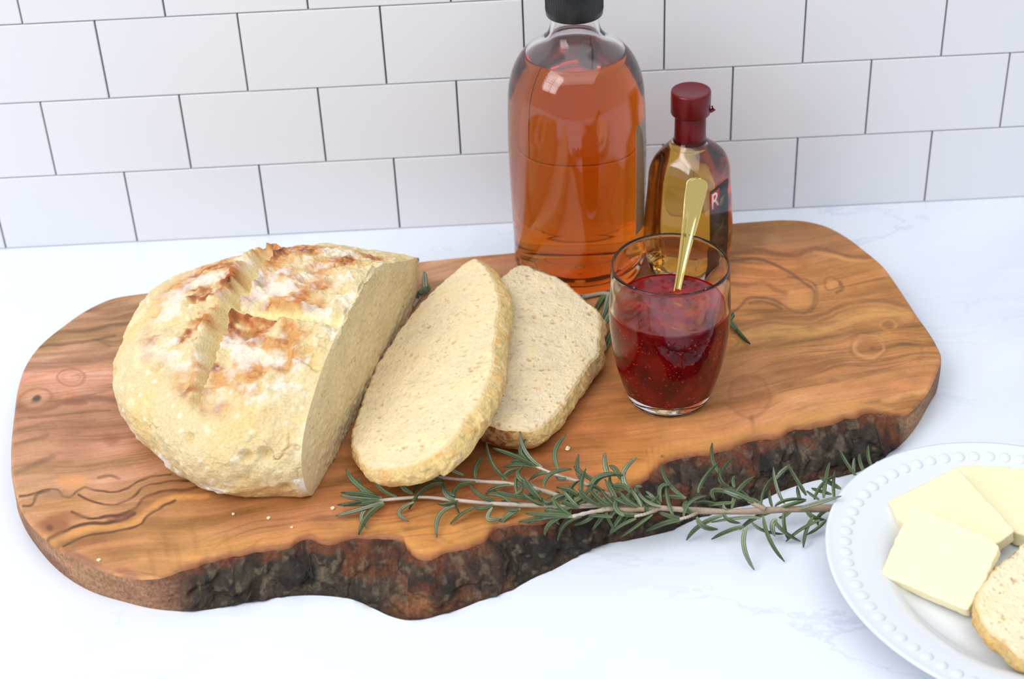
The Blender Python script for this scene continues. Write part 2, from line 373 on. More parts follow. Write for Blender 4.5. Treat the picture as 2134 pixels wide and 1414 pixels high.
def ring(cx, cy, rx, ry, w, strength, c, rot=0.0):
    global C
    a = math.radians(rot); dx, dy = PX - cx + wob * 1.5, PY - cy + wob
    u = (dx * math.cos(a) + dy * math.sin(a)) / rx; v = (-dx * math.sin(a) + dy * math.cos(a)) / ry
    d = np.abs(np.hypot(u, v) - 1) * min(rx, ry); k = strength * (1 - sm(w * .2, w * 1.2, d)); C = C * (1 - k[:, None]) + lin(c) * k[:, None]
# left end
vein([(183, 645), (222, 650), (262, 642), (330, 632)], 9, .55, lin((120, 82, 60))); vein([(150, 668), (222, 664), (300, 655)], 6, .3)
vein([(100, 700), (126, 692), (183, 688), (217, 680), (290, 670)], 5, .45); vein([(78, 721), (141, 716), (183, 710), (240, 700)], 4, .5)
vein([(48, 764), (118, 757), (157, 752), (250, 740)], 12, .5, lin((116, 80, 56))); vein([(60, 741), (150, 733), (230, 722)], 5, .25)
vein([(40, 795), (140, 770), (240, 764)], 4, .3, lin((190, 110, 80)))
ring(149, 786, 28, 17, 3, .45, (140, 84, 60)); ring(149, 786, 18, 10, 3, .25, (150, 94, 66)); blob(150, 820, 14, 6, .45, (190, 112, 72))
ring(73, 829, 36, 19, 3, .5, (140, 90, 62), -8); blob(73, 829, 30, 15, .35, (212, 165, 135), -8); blob(76, 829, 11, 6, .9, (66, 56, 52), -10); blob(70, 836, 9, 4, .4, (90, 70, 60))
vein([(31, 854), (86, 854), (112, 845), (147, 833), (183, 828), (250, 836)], 8, .6, lin((124, 80, 62))); vein([(140, 838), (175, 838)], 9, .55, lin((130, 80, 62)))
vein([(60, 870), (110, 868), (170, 858), (230, 856)], 3, .35); vein([(40, 895), (100, 880), (200, 876)], 4, .25); blob(150, 940, 60, 18, .25, (150, 98, 66)); vein([(30, 925), (60, 918), (100, 905)], 5, .3)
blob(232, 915, 18, 12, .5, (140, 80, 56)); blob(90, 930, 40, 14, .2, (206, 162, 120))
vein([(30, 984), (55, 977), (84, 962), (110, 950)], 7, .5, lin((110, 84, 64)))
blob(150, 1002, 32, 14, .55, (214, 150, 88)); vein([(205, 995), (230, 990), (248, 997)], 4, .5)
vein([(42, 1034), (58, 1032), (79, 1026), (103, 1018), (120, 1020), (132, 1034), (144, 1036), (159, 1024), (175, 1015), (197, 1021), (231, 1024), (267, 1018), (286, 1003), (308, 995), (356, 988)], 3.2, .75)
vein([(163, 1030), (178, 1038), (204, 1048), (243, 1051), (264, 1042), (284, 1027), (298, 1015), (337, 1006), (370, 1000), (394, 1003)], 3.2, .75)
vein([(48, 1054), (65, 1051), (77, 1032), (103, 1022)], 3.2, .7); blob(118, 1030, 26, 12, .45, (140, 112, 84))
blob(113, 1090, 34, 20, .8, (138, 86, 54), -8); blob(150, 1074, 28, 9, .6, (150, 98, 66), 10); blob(106, 1100, 8, 6, .6, (86, 52, 36))
vein([(150, 1066), (178, 1078), (231, 1074), (264, 1066), (284, 1056), (296, 1039), (317, 1030), (356, 1022), (385, 1021), (430, 1010)], 4, .85)
vein([(228, 1082), (264, 1074), (290, 1056), (312, 1038), (349, 1029), (430, 1020)], 9, .55, lin((130, 84, 54)))
vein([(99, 1123), (130, 1108), (154, 1097), (183, 1091), (228, 1087), (264, 1079), (279, 1071)], 5, .8)
vein([(110, 1132), (150, 1114), (185, 1103), (240, 1097), (290, 1085), (310, 1062), (345, 1042), (430, 1032)], 8, .55, lin((222, 160, 92)))
vein([(132, 1138), (156, 1126), (183, 1116), (216, 1111), (252, 1104), (288, 1095), (312, 1070), (337, 1056), (365, 1042)], 3.2, .75)
vein([(140, 1146), (175, 1132), (215, 1122)], 10, .5, lin((140, 92, 60)))
blob(170, 1165, 40, 10, .6, (128, 90, 78), 25); blob(262, 1192, 22, 8, .5, (150, 96, 86), 15); blob(205, 1180, 22, 8, .4, (150, 104, 84), 20)
for x, y, l in ((340, 1110, 45), (365, 1135, 40), (400, 1100, 50), (430, 1150, 35), (310, 1150, 40), (470, 1115, 40), (690, 1090, 40), (720, 1060, 30)):
    vein([(x, y), (x + 6, y + l * .5), (x + 10, y + l)], 8, .22, lin((130, 84, 46)))
for x, y in ((1035, 1010), (1048, 1014), (905, 1128), (925, 1124), (915, 1133), (940, 1130)): blob(x, y, 7, 4, .5, (140, 84, 44))
vein([(240, 1076), (262, 1072), (280, 1068)], 6, .6, lin((90, 54, 44)))
# middle front
vein([(780, 1040), (900, 1046), (1010, 1030)], 12, .3, lin((140, 84, 50))); vein([(870, 1085), (950, 1080), (1040, 1060)], 8, .25, lin((150, 92, 50)))
for k in range(5): vein([(1345 + k * 13, 935 - k * 3), (1352 + k * 12, 960), (1350 + k * 12, 985)], 3, .35, lin((150, 96, 50)))
blob(1383, 952, 4, 3, .9, (60, 42, 32)); blob(1300, 930, 40, 12, .3, (206, 140, 80))
# right end
vein([(1505, 527), (1551, 525), (1575, 520), (1618, 529), (1662, 531), (1690, 519), (1721, 521), (1761, 533), (1812, 536)], 6, .65, lin((120, 74, 46)))
blob(1560, 492, 60, 16, .4, (150, 106, 66)); blob(1680, 495, 60, 20, .35, (148, 100, 60)); blob(1740, 520, 40, 8, .4, (136, 90, 58)); blob(1610, 500, 20, 12, .35, (186, 140, 92)); blob(1545, 515, 24, 7, .5, (126, 84, 54))
vein([(1700, 527), (1730, 530), (1770, 541), (1812, 543)], 5, .5, lin((216, 156, 92)))
vein([(1519, 543), (1579, 539), (1618, 553), (1646, 567), (1674, 588), (1697, 606), (1694, 634), (1682, 650), (1658, 650), (1630, 634), (1606, 622), (1579, 620), (1555, 622), (1539, 642), (1519, 654)], 4, .72, lin((112, 72, 50)))
vein([(1511, 590), (1551, 594), (1591, 588), (1618, 604), (1640, 611)], 6, .6, lin((128, 84, 52))); vein([(1560, 630), (1600, 630), (1630, 643)], 4, .5)
vein([(1640, 575), (1700, 596), (1702, 630), (1690, 650)], 3, .4); blob(1662, 628, 30, 20, .4, (222, 156, 92)); ring(1733, 592, 16, 14, 3, .55, (140, 88, 52)); blob(1733, 592, 11, 9, .4, (214, 150, 88)); vein([(1750, 588), (1755, 600), (1745, 610)], 5, .45)
for dy, s, w in ((0, .6, 6), (13, .5, 4), (24, .28, 4)):
    vein([(1531, 677), (1563, 670), (1599, 660), (1642, 662), (1690, 662), (1721, 652), (1753, 636), (1789, 628), (1828, 626), (1876, 634), (1905, 648)], w, s, lin((134, 88, 50)), dy=dy)
blob(1570, 680, 36, 14, .35, (140, 96, 56)); vein([(1540, 703), (1620, 690), (1700, 690), (1760, 670), (1830, 650), (1890, 655)], 16, .4, lin((226, 172, 100)))
vein([(1525, 738), (1560, 728), (1600, 715), (1680, 708), (1760, 700)], 5, .3, lin((150, 96, 52)))
ring(1810, 721, 31, 22, 4, .5, (216, 160, 104)); blob(1810, 722, 24, 16, .55, (152, 98, 56)); ring(1808, 726, 36, 26, 3, .35, (140, 84, 50)); blob(1816, 724, 7, 5, .5, (110, 70, 44))
blob(1852, 677, 10, 7, .6, (130, 88, 50)); ring(1852, 677, 15, 11, 3, .3, (206, 150, 90)); ring(1525, 713, 14, 12, 3, .45, (140, 90, 54))
blob(1563, 826, 42, 42, .28, (150, 90, 52)); ring(1563, 826, 42, 44, 5, .35, (146, 88, 52)); vein([(1565, 868), (1572, 900)], 6, .3); vein([(1860, 690), (1900, 700), (1922, 740), (1916, 750)], 6, .35, lin((150, 92, 54)))
blob(1735, 793, 14, 6, .5, (140, 92, 52)); blob(1650, 760, 60, 24, .2, (160, 104, 58)); vein([(1650, 830), (1750, 800), (1850, 780), (1930, 765)], 10, .2, lin((214, 156, 96)))
vein([(1840, 835), (1890, 822), (1930, 812)], 6, .45, lin((222, 168, 108))); blob(1830, 840, 24, 5, .4, (150, 108, 60)); blob(1690, 842, 30, 6, .3, (150, 106, 60)); blob(1850, 815, 30, 8, .25, (160, 104, 62))
# red brown line under the bark
NBc = barkmask[:, None] * np.exp(-(dist_edge / .0032) ** 2); k = (.8 * NBc).ravel(); C = C * (1 - k[:, None]) + lin((122, 66, 42)) * k[:, None]
pale_band = barkmask[:, None] * np.exp(-((dist_edge - .009) / .006) ** 2); k = (.35 * pale_band).ravel(); C = C * (1 - k[:, None]) + lin((220, 162, 90)) * k[:, None]  # paler golden band of wood just inside the bark line
C = np.clip(C * [1.04, .98, .92], 0.01, .9)
mesh_np('top', V, quads(NB, MR, cu=True), M_wood, board, col=C)
# side wall with live bark
KS = 44
w = np.linspace(0, 1, KS)
side0 = topl.copy(); side0[:, 2] = BT - .0016
P = side0[:, None, :] * (1 - w[None, :, None]) + botl[:, None, :] * w[None, :, None]
bul = np.sin(np.pi * w) * .004
P[..., 2] = (BT - .0016) * (1 - w)[None, :]
P[..., :2] += nout[:, None, :] * (bul[None, :] * (.25 + .75 * barkmask[:, None]))[..., None]
S = P.reshape(-1, 3); bmk = np.repeat(barkmask, KS); ww = np.tile(w, NB)
arc = np.concatenate([[0], np.cumsum(np.linalg.norm(np.diff(topl, axis=0), axis=1))]); slant = np.linalg.norm(botl - topl, axis=1); A3 = np.stack([np.repeat(arc, KS), ww * np.repeat(slant, KS), S[:, 2] * 0], 1)
r1 = fbm(A3 * [60, 70, 1], 4, 71); r2 = fbm(A3 * [190, 150, 1], 4, 72); crk, _ = worley(A3 * [75, 48, 1] + .12 * np.stack([r2, r1, r1 * 0], 1), 73)
rid = 1 - np.abs(fbm(A3 * [120, 45, 1], 3, 78)) * 2
damp = np.sin(np.pi * np.clip(ww, 0, 1)) ** .5
disp = bmk * damp * (r1 * .0050 + r2 * .0044 + (crk - .5) * .0060 + rid * .0026)
S[:, :2] += np.repeat(nout, KS, 0) * disp[:, None]
n3 = fbm(A3 * [38, 60, 1] + 5, 4, 75); n4 = fbm(A3 * [90, 110, 1] + 9, 4, 76); n5 = fbm(A3 * [14, 25, 1] + 3, 3, 77)
pxs = np.repeat(px_t, KS)
Bc = lin((66, 54, 44))[None] * np.ones((len(S), 1))
def mixb(k, c):
    global Bc
    k = np.clip(k, 0, 1); Bc = Bc * (1 - k[:, None]) + lin(c) * k[:, None]
mixb(sm(.0, .5, n4), (96, 84, 68)); mixb(sm(.05, .45, r2), (46, 38, 32)); mixb(sm(.2, .42, n3) * .85, (112, 62, 38)); mixb(sm(.1, .35, -n3) * .5, (40, 35, 31))
red = sm(890, 1010, pxs) * (1 - sm(1290, 1350, pxs)); mixb(red * sm(-.25, .15, n3 + n4 * .4) * .85, (104, 64, 44)); mixb(red * sm(.0, .3, n5 + n4 * .4) * .7, (50, 38, 32))
mixb(np.exp(-(((pxs - 880) / 45) ** 2)) * sm(.45, .8, ww + n4 * .2), (160, 100, 58)); mixb(np.exp(-(((pxs - 345) / 40) ** 2)) * .7, (120, 82, 58))
Bc *= .82; mixb((1 - sm(.07, .17, ww + n4 * .16)) * .9, (106, 60, 40)); mixb(sm(.55, .8, crk + n4 * .2) * .7, (26, 22, 19)); mixb(sm(.5, .9, rid) * .5 * sm(0, .3, -n5), (30, 25, 21)); mixb(sm(.2, .5, fbm(A3 * [260, 260, 1], 3, 84)) * .45, (120, 104, 84)); mixb(sm(.9, 1.0, ww) * .6, (40, 30, 24))
Sc = lin((168, 126, 94))[None] * (1 + .35 * fbm(np.stack([S[:, 0] * 60, S[:, 1] * 60, S[:, 2] * 160], 1), 4, 79) + .2 * fbm(np.stack([S[:, 0] * 30, S[:, 1] * 12, S[:, 2] * 400], 1), 3, 80))[:, None]
kk = np.clip(sm(0, .4, fbm(S * [25, 25, 60], 3, 81)), 0, 1)[:, None] * .6; Sc = Sc * (1 - kk) + lin((124, 80, 66)) * kk
Cs = np.clip(Bc * bmk[:, None] + Sc * (1 - bmk[:, None]), .008, .9)
# foot
o = mesh_np('bark_edge', S, quads(NB, KS, cu=True, flip=True), M_bark, board, col=Cs); o['label'] = 'rough dark bark along the front edge'
base_v = np.concatenate([S.reshape(NB, KS, 3)[:, -1], [[-.02, -.25, 0]]])
mesh_np('underside', base_v, np.array([(NB, (i + 1) % NB, i) for i in range(NB)]), M_bark, board, col=np.tile(lin((110, 76, 52)), (NB + 1, 1)))
# ---------------------------------------------------------------- loaf
P1 = up(655, 1026, BT); P2 = up(873, 615, BT); cd = (P2 - P1) / np.linalg.norm(P2 - P1); cl = np.array([-cd[1], cd[0], 0.0])
def loaf_w(s, w_, z): return P1[None] + s[:, None] * cd + w_[:, None] * cl + z[:, None] * np.array([0, 0, 1.0])
loaf = empty('bread_loaf', P1 + cl * .05 + cd * .1, 'large rustic floured loaf with cut face at the left of the board', 'bread')
NPH, NV = 560, 300
SC, WC_, RR, HH, ZE = .1015, .030, .1205, .0735, .026
ph = np.linspace(0, np.pi, NPH)          # 0 = back end of the cut, pi = front end
bump = 1 + .018 * np.sin(ph * 5 + 1.0) + .012 * np.sin(ph * 9 + 2) + .060 * np.exp(-((ph - 1.75) / .75) ** 2)
rad = (WC_ * np.sin(ph) + np.sqrt(RR ** 2 - (WC_ * np.cos(ph)) ** 2)) * bump
vv = np.linspace(0, 1, NV)
# profile: bottom edge (0) out to the belly and over to the crown (1)
vb = .14
prof_r = np.where(vv < vb, .90 + .10 * np.sin(vv / vb * np.pi / 2), 0); prof_z = np.where(vv < vb, ZE * (1 - np.cos(vv / vb * np.pi / 2)) ** .9, 0)
a = np.clip((vv - vb) / (1 - vb), 0, 1) * np.pi / 2
e1, e2 = 2 / 2.45, 2 / 2.1
prof_r = np.where(vv < vb, prof_r, np.cos(a) ** e1); prof_zn = np.where(vv < vb, 0, np.sin(a) ** e2)
pr = np.broadcast_to(prof_r, (NPH, NV)); s_ = SC + rad[:, None] * np.cos(ph)[:, None] * pr; w_ = rad[:, None] * np.sin(ph)[:, None] * pr
Hloc = HH * (1 - .30 * sm(.115, .225, s_) * (1 - .75 * sm(.0, .06, w_)) - .16 * sm(.14, .23, s_)) * (1 - .05 * sm(.10, .0, s_))
z_ = np.where(vv[None] < vb, prof_z[None], ZE + (Hloc - ZE) * prof_zn[None])
s0, w0, z0 = s_.ravel(), w_.ravel(), z_.ravel()
L3 = np.stack([s0, w0, z0], 1); vfl = np.tile(vv, NPH); phf = np.repeat(ph, NV)
nrm = np.stack([np.cos(phf) * np.sin(a[np.searchsorted(vv, vfl)] * 0 + np.pi / 2 * (1 - vfl)), np.sin(phf) * np.sin(np.pi / 2 * (1 - vfl)), np.cos(np.pi / 2 * (1 - vfl))], 1)
topw = sm(.45, .75, vfl)
def loc_px(x, y, zt):
    q = up(x, y, BT + zt) - P1; return (q @ cd, q @ cl)
SL1 = [loc_px(x, y, .071) for x, y in ((556, 508), (540, 530), (520, 560), (497, 605), (468, 650), (440, 700), (420, 745), (396, 790), (385, 815))]
SL2 = [loc_px(x, y, .073) for x, y in ((500, 640), (560, 648), (620, 655), (690, 665), (760, 672))]
SL3 = [loc_px(x, y, .066) for x, y in ((292, 655), (340, 652), (400, 655), (450, 660))]
SL4 = [loc_px(x, y, .064) for x, y in ((400, 800), (432, 842), (470, 838))]
wn = .0040 * fbm(L3 * 85, 4, 101)
d1 = polydist(s0 + wn, w0, smooth_poly(SL1, 40)); d2 = polydist(s0, w0 + wn, smooth_poly(SL2, 24)); d3 = polydist(s0, w0 + wn, smooth_poly(SL3, 20)); d4 = polydist(s0, w0 + wn, smooth_poly(SL4, 20))
# the main slash is wide at the back and narrows to the front
along = np.clip((s0 - SL1[-1][0]) / (SL1[0][0] - SL1[-1][0]), 0, 1); W1 = .0024 + .0044 * sm(.05, .7, along)
upm = sm(.4, .6, vfl)
g1 = np.exp(-(d1 / W1) ** 4) * upm; g2 = np.exp(-(d2 / .0045) ** 4) * upm; g3 = np.exp(-(d3 / .0028) ** 2) * upm; g4 = np.exp(-(d4 / .0028) ** 2) * upm
lip1 = np.exp(-((d1 - W1 - .0028) / .0034) ** 2) * upm; lip2 = np.exp(-((d2 - .0065) / .003) ** 2) * upm
b1 = fbm(L3 * 38, 4, 111); b2 = fbm(L3 * 110, 4, 112); b3 = fbm(L3 * 330, 3, 113); wl, wv = worley(L3 * 170, 114)
blis = np.clip(.42 - wl, 0, 1) * (wv > .62)
crk_ = np.clip(1 - np.abs(fbm(L3 * [42, 60, 60] + 4, 3, 151)) * 26, 0, 1) * sm(.15, .35, fbm(L3 * 30 + 8, 2, 152))
disp = b1 * .0034 + b2 * (.0013 + .0026 * topw) + b3 * (.0006 + .0006 * topw) + blis * .0026 - crk_ * .0016 - g1 * (.0115 + .0012 * b3) - g2 * (.0042 + .004 * b2) - g3 * .0035 - g4 * .0035 + lip1 * (.0030 + .0020 * b2 + .0022 * b3) + lip2 * (.0014 + .003 * b2)
pk, pv = worley(L3 * 60, 118); pit = np.clip(.30 - pk, 0, 1) * (pv > .72); disp -= pit * .016
edge = np.minimum(sm(0, .05, phf), sm(np.pi, np.pi - .05, phf)); fade = .25 + .75 * edge
P3 = L3 + nrm * (disp * fade * sm(0, .05, vfl))[:, None]
P3[:, 1] = np.maximum(P3[:, 1], 0.0); P3[:, 2] = np.maximum(P3[:, 2], .0003)
# colours
cr = lin((228, 207, 160))[None] * np.ones((len(L3), 1))
def mixl(k, c):
    global cr
    k = np.clip(k, 0, 1); cr = cr * (1 - k[:, None]) + lin(c) * k[:, None]
m1 = fbm(L3 * 26, 4, 121); m2 = fbm(L3 * 75, 4, 122); m3 = fbm(L3 * 190, 3, 123); m4 = fbm(L3 * 48 + 3, 4, 124)
mixl(sm(-.1, .5, m1) * .7, (234, 205, 140)); mixl(sm(.1, .5, m2) * .5, (248, 234, 196)); mixl(blis * 2.2, (250, 240, 215))
patch = upm * (1 - np.maximum(g1, g2 * .8)) * sm(.012, .028, w0 + .014 * m4 + .012 * sm(.12, .2, s0)); patch = patch * sm(.043, .056, z0 + .008 * m4 + .004 * m2)
mixl(patch * sm(-.35, .2, m4 + .5 * m2) * .85, (216, 152, 86)); mixl(patch * sm(-.02, .42, m2 + .45 * m3) * .85, (184, 106, 58))
mixl(patch * sm(.22, .5, m2 + .3 * m3 - .1) * .75, (140, 74, 44))
mixl(lip1 * sm(-.3, .25, m2 + m3 * .6) * .9, (190, 112, 56)); mixl(lip1 * sm(.05, .4, m2 + .5 * m4) * .98, (100, 48, 32)); mixl(lip2 * sm(-.1, .4, m3) * .6 * patch, (170, 92, 48))
mixl(np.maximum(g1, g2) * .85, (240, 222, 160)); mixl(g1 * sm(.1, .5, m3) * .4, (214, 180, 110)); mixl(g3 * .5 * upm, (244, 228, 176))
flour = upm * sm(-.05, .4, fbm(L3 * 60 + 7, 4, 131) + .4 * m3) * sm(.048, .058, z0 + .006 * m2) * (1 - g1); mixl(flour * .66, (250, 244, 234))
ff = sm(.1, .45, fbm(L3 * 55 + 11, 4, 132) + .25 * m3) * (vfl < .12) * sm(1.9, 2.3, phf); mixl(ff * .85, (250, 247, 240))
mixl((vfl < .10) * sm(-.2, .3, m2) * .55 * (1 - ff), (206, 150, 78)); mixl(pit * 2.5, (206, 172, 104)); mixl(crk_ * .6, (206, 172, 112))
mesh_np('crust', loaf_w(P3[:, 0], P3[:, 1], P3[:, 2]), quads(NPH, NV), M_crust, loaf, col=np.clip(cr, .01, .93))
# crumb face across the cut
G = P3.reshape(NPH, NV, 3); back, front = G[0], G[-1]; NK = 230
f_ = np.linspace(0, 1, NK)[:, None, None]; CG = (back[None] * (1 - f_) + front[None] * f_).reshape(-1, 3)
CG[:, 2] = np.minimum(CG[:, 2], .2); rim = np.minimum(np.minimum(np.repeat(np.linspace(0, 1, NK), NV), 1 - np.repeat(np.linspace(0, 1, NK), NV)) * 12, 1)
c1, cv1 = worley(CG * [260, 1, 260], 141); c2, cv2 = worley(CG * [520, 1, 520], 142); cb = fbm(CG * [420, 1, 420], 4, 143); cb2 = fbm(CG * [60, 1, 60], 3, 144)
pore = np.clip(.36 - c1, 0, 1) * (cv1 > .72) * 2.4 + np.clip(.34 - c2, 0, 1) * (cv2 > .5) * 1.2
CG[:, 1] = np.maximum(0, 0) + rim * (-.0012 + .0009 * cb + .0010 * cb2 - 0) + pore * .0016 * rim
cc = lin((232, 212, 166))[None] * (1 + .10 * cb + .10 * cb2)[:, None]; k = np.clip(pore * 1.2, 0, .8)[:, None]; cc = cc * (1 - k) + lin((190, 158, 100)) * k
ez = np.exp(-CG[:, 2] / .004) * .4; cc = cc * (1 - ez[:, None]) + lin((206, 164, 100)) * ez[:, None]
mesh_np('crumb_face', loaf_w(CG[:, 0], CG[:, 1], CG[:, 2]), quads(NK, NV, flip=True), M_crumb, loaf, col=np.clip(cc, .01, .93))

# ---------------------------------------------------------------- bread slices
def plane_from(pts):
    A = [up(x, y, z) for x, y, z in pts]; n = np.cross(A[1] - A[0], A[2] - A[0]); n /= np.linalg.norm(n)
    if n[2] < 0: n = -n
    return A[0], n
def bread_slice(name, label, outline, plane, thick, group, spine, seed, crust_out, brown_side, N_=700, M_=120, tone=(238, 218, 178), lowz=None):
    p0, n = plane; L = np.array([upp(x, y, p0, n) for x, y in outline]); L = smooth_poly(L, N_, closed=True)
    S0 = upp(*spine[0], p0, n); S1 = upp(*spine[1], p0, n)
    cen = L.mean(0); area = 0.0
    for i in range(N_): area += np.cross(L[i] - cen, L[(i + 1) % N_] - cen) @ n
    if area < 0: L = L[::-1]
    T = np.roll(L, -1, 0) - np.roll(L, 1, 0); T /= np.linalg.norm(T, axis=1)[:, None]; O = np.cross(T, n)
    jag = fbm(L * 130, 4, seed) * .0016 + fbm(L * 420, 3, seed + 1) * .0007; Ls = L; L = L + O * jag[:, None]
    root = empty(name, cen - n * thick, label, 'bread slice', group)
    tt = np.clip(((L - S0) @ (S1 - S0)) / ((S1 - S0) @ (S1 - S0)), 0, 1); SP = S0 + tt[:, None] * (S1 - S0)
    f = np.linspace(0, 1, M_)[None, :, None]; Vt = (L[:, None] * (1 - f) + SP[:, None] * f); de = np.linalg.norm(Vt - L[:, None], axis=2).ravel(); Vt = Vt.reshape(-1, 3)
    Q = Vt.copy(); Q[:, 2] = 0
    Qw = Q + np.stack([fbm(Q * 260, 2, seed + 12), fbm(Q * 260 + 9, 2, seed + 13), Q[:, 0] * 0], 1) * .0016
    a1, v1 = worley(Qw * 150, seed + 2); a2, v2 = worley(Qw * 330, seed + 3); a3, v3 = worley(Q * [700, 700, 1], seed + 4)
    st = fbm(Q * 70, 3, seed + 5); nb = fbm(Q * 330, 4, seed + 6); nn2 = fbm(Q * 900, 2, seed + 7)
    big = np.clip(.30 - a1 + .10 * nb, 0, 1) * (v1 > .66); mid = np.clip(.40 - a2, 0, 1) * (v2 > .62); sml = np.clip(.4 - a3, 0, 1) * (v3 > .5)
    pore = big * 2.6 + mid * 1.7 + sml * .8
    inner = sm(0, .004, de); hgt = (-.0026 * pore * (.3 + .7 * inner) + .00035 * nb + .00022 * nn2 + .0012 * st) - .0012 * np.exp(-(de / .0012) ** 2)
    Vt = Vt + n * hgt[:, None]
    c = lin(tone)[None] * (1 + .08 * nb + .09 * st + .06 * nn2)[:, None]; k = np.clip(pore * 1.15, 0, .8)[:, None]; c = c * (1 - k) + lin((184, 142, 86)) * k
    k = (sm(.1, .6, st) * .35)[:, None]; c = c * (1 - k) + lin((232, 208, 150)) * k
    k = (np.exp(-(de / .0016) ** 2) * .55)[:, None]; c = c * (1 - k) + lin((226, 184, 116)) * k
    mesh_np('crumb', Vt, quads(N_, M_, cu=True), M_crumb, root, col=np.clip(c, .01, .93))
    # crust band and the hidden face below
    K = 26; w = np.linspace(0, 1, K)[None, :, None]; L0 = Vt.reshape(N_, M_, 3)[:, 0]
    co = np.array([crust_out(*q) for q in zip(*pj(L))])
    B = Ls - n * thick + O * (co + fbm(L * 110 + 31, 4, seed + 11) * .0018)[:, None]
    S = L0[:, None] * (1 - w) + B[:, None] * w + (O[:, None] * np.sin(np.pi * w) * .0022); S = S.reshape(-1, 3); On = np.repeat(O, K, 0)
    e1 = fbm(S * 120, 4, seed + 8); e2 = fbm(S * 330, 3, seed + 9); wf = np.tile(np.linspace(0, 1, K), N_); S = S + On * (np.sin(np.pi * wf) * (e1 * .0024 + e2 * .0010))[:, None]
    low = BT + .0004 if lowz is None else lowz
    S[:, 2] = np.maximum(S[:, 2], low)
    c = lin((238, 208, 142))[None] * (1 + .10 * e1)[:, None]; k = (sm(-.1, .45, e1 + .4 * e2) * .7)[:, None]; c = c * (1 - k) + lin((216, 158, 86)) * k
    k = (sm(.15, .45, e2 + .4 * e1) * .3)[:, None]; c = c * (1 - k) + lin((248, 236, 205)) * k
    xs, ys = pj(L); bm_ = np.repeat(np.array([brown_side(x, y) for x, y in zip(xs, ys)]), K)
    k = (bm_ * (.65 + .35 * sm(-.3, .2, e2)))[:, None]; c = c * (1 - k) + lin((144, 78, 36)) * k
    mesh_np('crust', S, quads(N_, K, cu=True, flip=True), M_crust, root, col=np.clip(c, .01, .93))
    Bv = S.reshape(N_, K, 3)[:, -1]; cB = Bv.mean(0); Vb = (Bv[:, None] * (1 - np.linspace(0, 1, 20)[None, :, None]) + cB * np.linspace(0, 1, 20)[None, :, None]).reshape(-1, 3)
    Vb[:, 2] = np.maximum(Vb[:, 2], low)
    mesh_np('lower_crumb', Vb, quads(N_, 20, cu=True, flip=True), M_crumb, root, col=np.tile(lin(tone), (len(Vb), 1)))
    return root
OUT1 = [(986, 536), (1006, 546), (1025, 573), (1036, 595), (1040, 634), (1034, 672), (1030, 729), (1025, 767), (1013, 802), (998, 836), (967, 878), (944, 913), (914, 939), (872, 962), (822, 973), (776, 975),
        (742, 946), (731, 922), (734, 888), (748, 849), (757, 817), (776, 775), (803, 729), (845, 668), (883, 622), (914, 592), (948, 565)]
bread_slice('bread_slice', 'long slice lying on the board against the loaf, the first one cut off', OUT1, plane_from([(734, 890, BT + .0135), (883, 622, BT + .0135), (1030, 740, BT + .041)]), .0135, 'bread slices on the board',
            ((960, 610), (800, 920)), 200, lambda x, y: .004 if x > 900 else .0, lambda x, y: float(sm(900, 840, x) * sm(960, 900, y)) * .8 if x < 900 and y < 960 and x < 735 + (975 - y) * .5 else 0.0)
OUT2 = [(1082, 552), (1097, 550), (1132, 561), (1166, 576), (1197, 601), (1223, 626), (1246, 643), (1253, 668), (1250, 710), (1249, 735), (1223, 767), (1197, 806), (1174, 844), (1151, 867), (1116, 891), (1082, 896), (1044, 893), (1012, 880), (985, 850), (968, 800), (965, 740), (985, 670), (1020, 600), (1055, 566)]
bread_slice('bread_slice', 'shorter bread slice partly tucked under the long slice, near the jam glass', OUT2, plane_from([(1082, 552, BT + .016), (1250, 710, BT + .015), (1040, 890, BT + .020)]), .0135, 'bread slices on the board',
            ((1110, 640), (1090, 820)), 300, lambda x, y: .001, lambda x, y: float(sm(1130, 1050, x) * sm(850, 885, y)) * 1.0 + .25 * float(sm(1190, 1240, x)), tone=(234, 215, 180))

# ---------------------------------------------------------------- big bottle
BB = up(1208, 547, BT); BB = (BB[0], BB[1], BT)
bottle = empty('liquor_bottle', BB, 'tall round clear glass bottle of amber liquor with black cap', 'bottle')
outer = [(.030, .0012), (.0415, 0), (.0442, .0016), (.0452, .005), (.0455, .02), (.0455, .128), (.0450, .1355), (.0436, .143), (.0408, .1515), (.0365, .159), (.030, .1655), (.0235, .1700), (.0190, .1735), (.0170, .1770), (.0159, .181), (.0158, .196)]
inner = [(.0132, .196), (.0134, .181), (.0146, .1765), (.0168, .1718), (.0218, .1676), (.0285, .1630), (.0345, .1570), (.0387, .1500), (.0412, .1425), (.0426, .1350), (.0430, .128), (.0430, .02), (.0424, .0105), (.0395, .0062), (.030, .0048), (.001, .0060)]
def refine(p, n):
    return smooth_poly(p, n)
lathe('glass_body', np.concatenate([refine(outer, 70), refine(inner, 70)]), M_glass_b, bottle, BB, 128)
ZL = .1610                   # filling height, up in the shoulder
liq_prof = [(r + .00025, z) for r, z in refine(inner, 120)[::-1] if z < ZL]; rl = liq_prof[-1][0]
liq_prof = liq_prof[1:] + [(rl - .0002, ZL - .0001), (rl - .004, ZL - .0006), (.001, ZL - .0007)]
lathe('amber_liquor', liq_prof, M_whiskey, bottle, BB, 128)
cap = [(.0165, .1880), (.0182, .1882), (.0185, .1890), (.0185, .2065), (.0181, .2082), (.0171, .2086), (.001, .2086)]
cp = lathe('screw_cap', cap, M_black, bottle, BB, 96); cp['label'] = 'black screw cap'
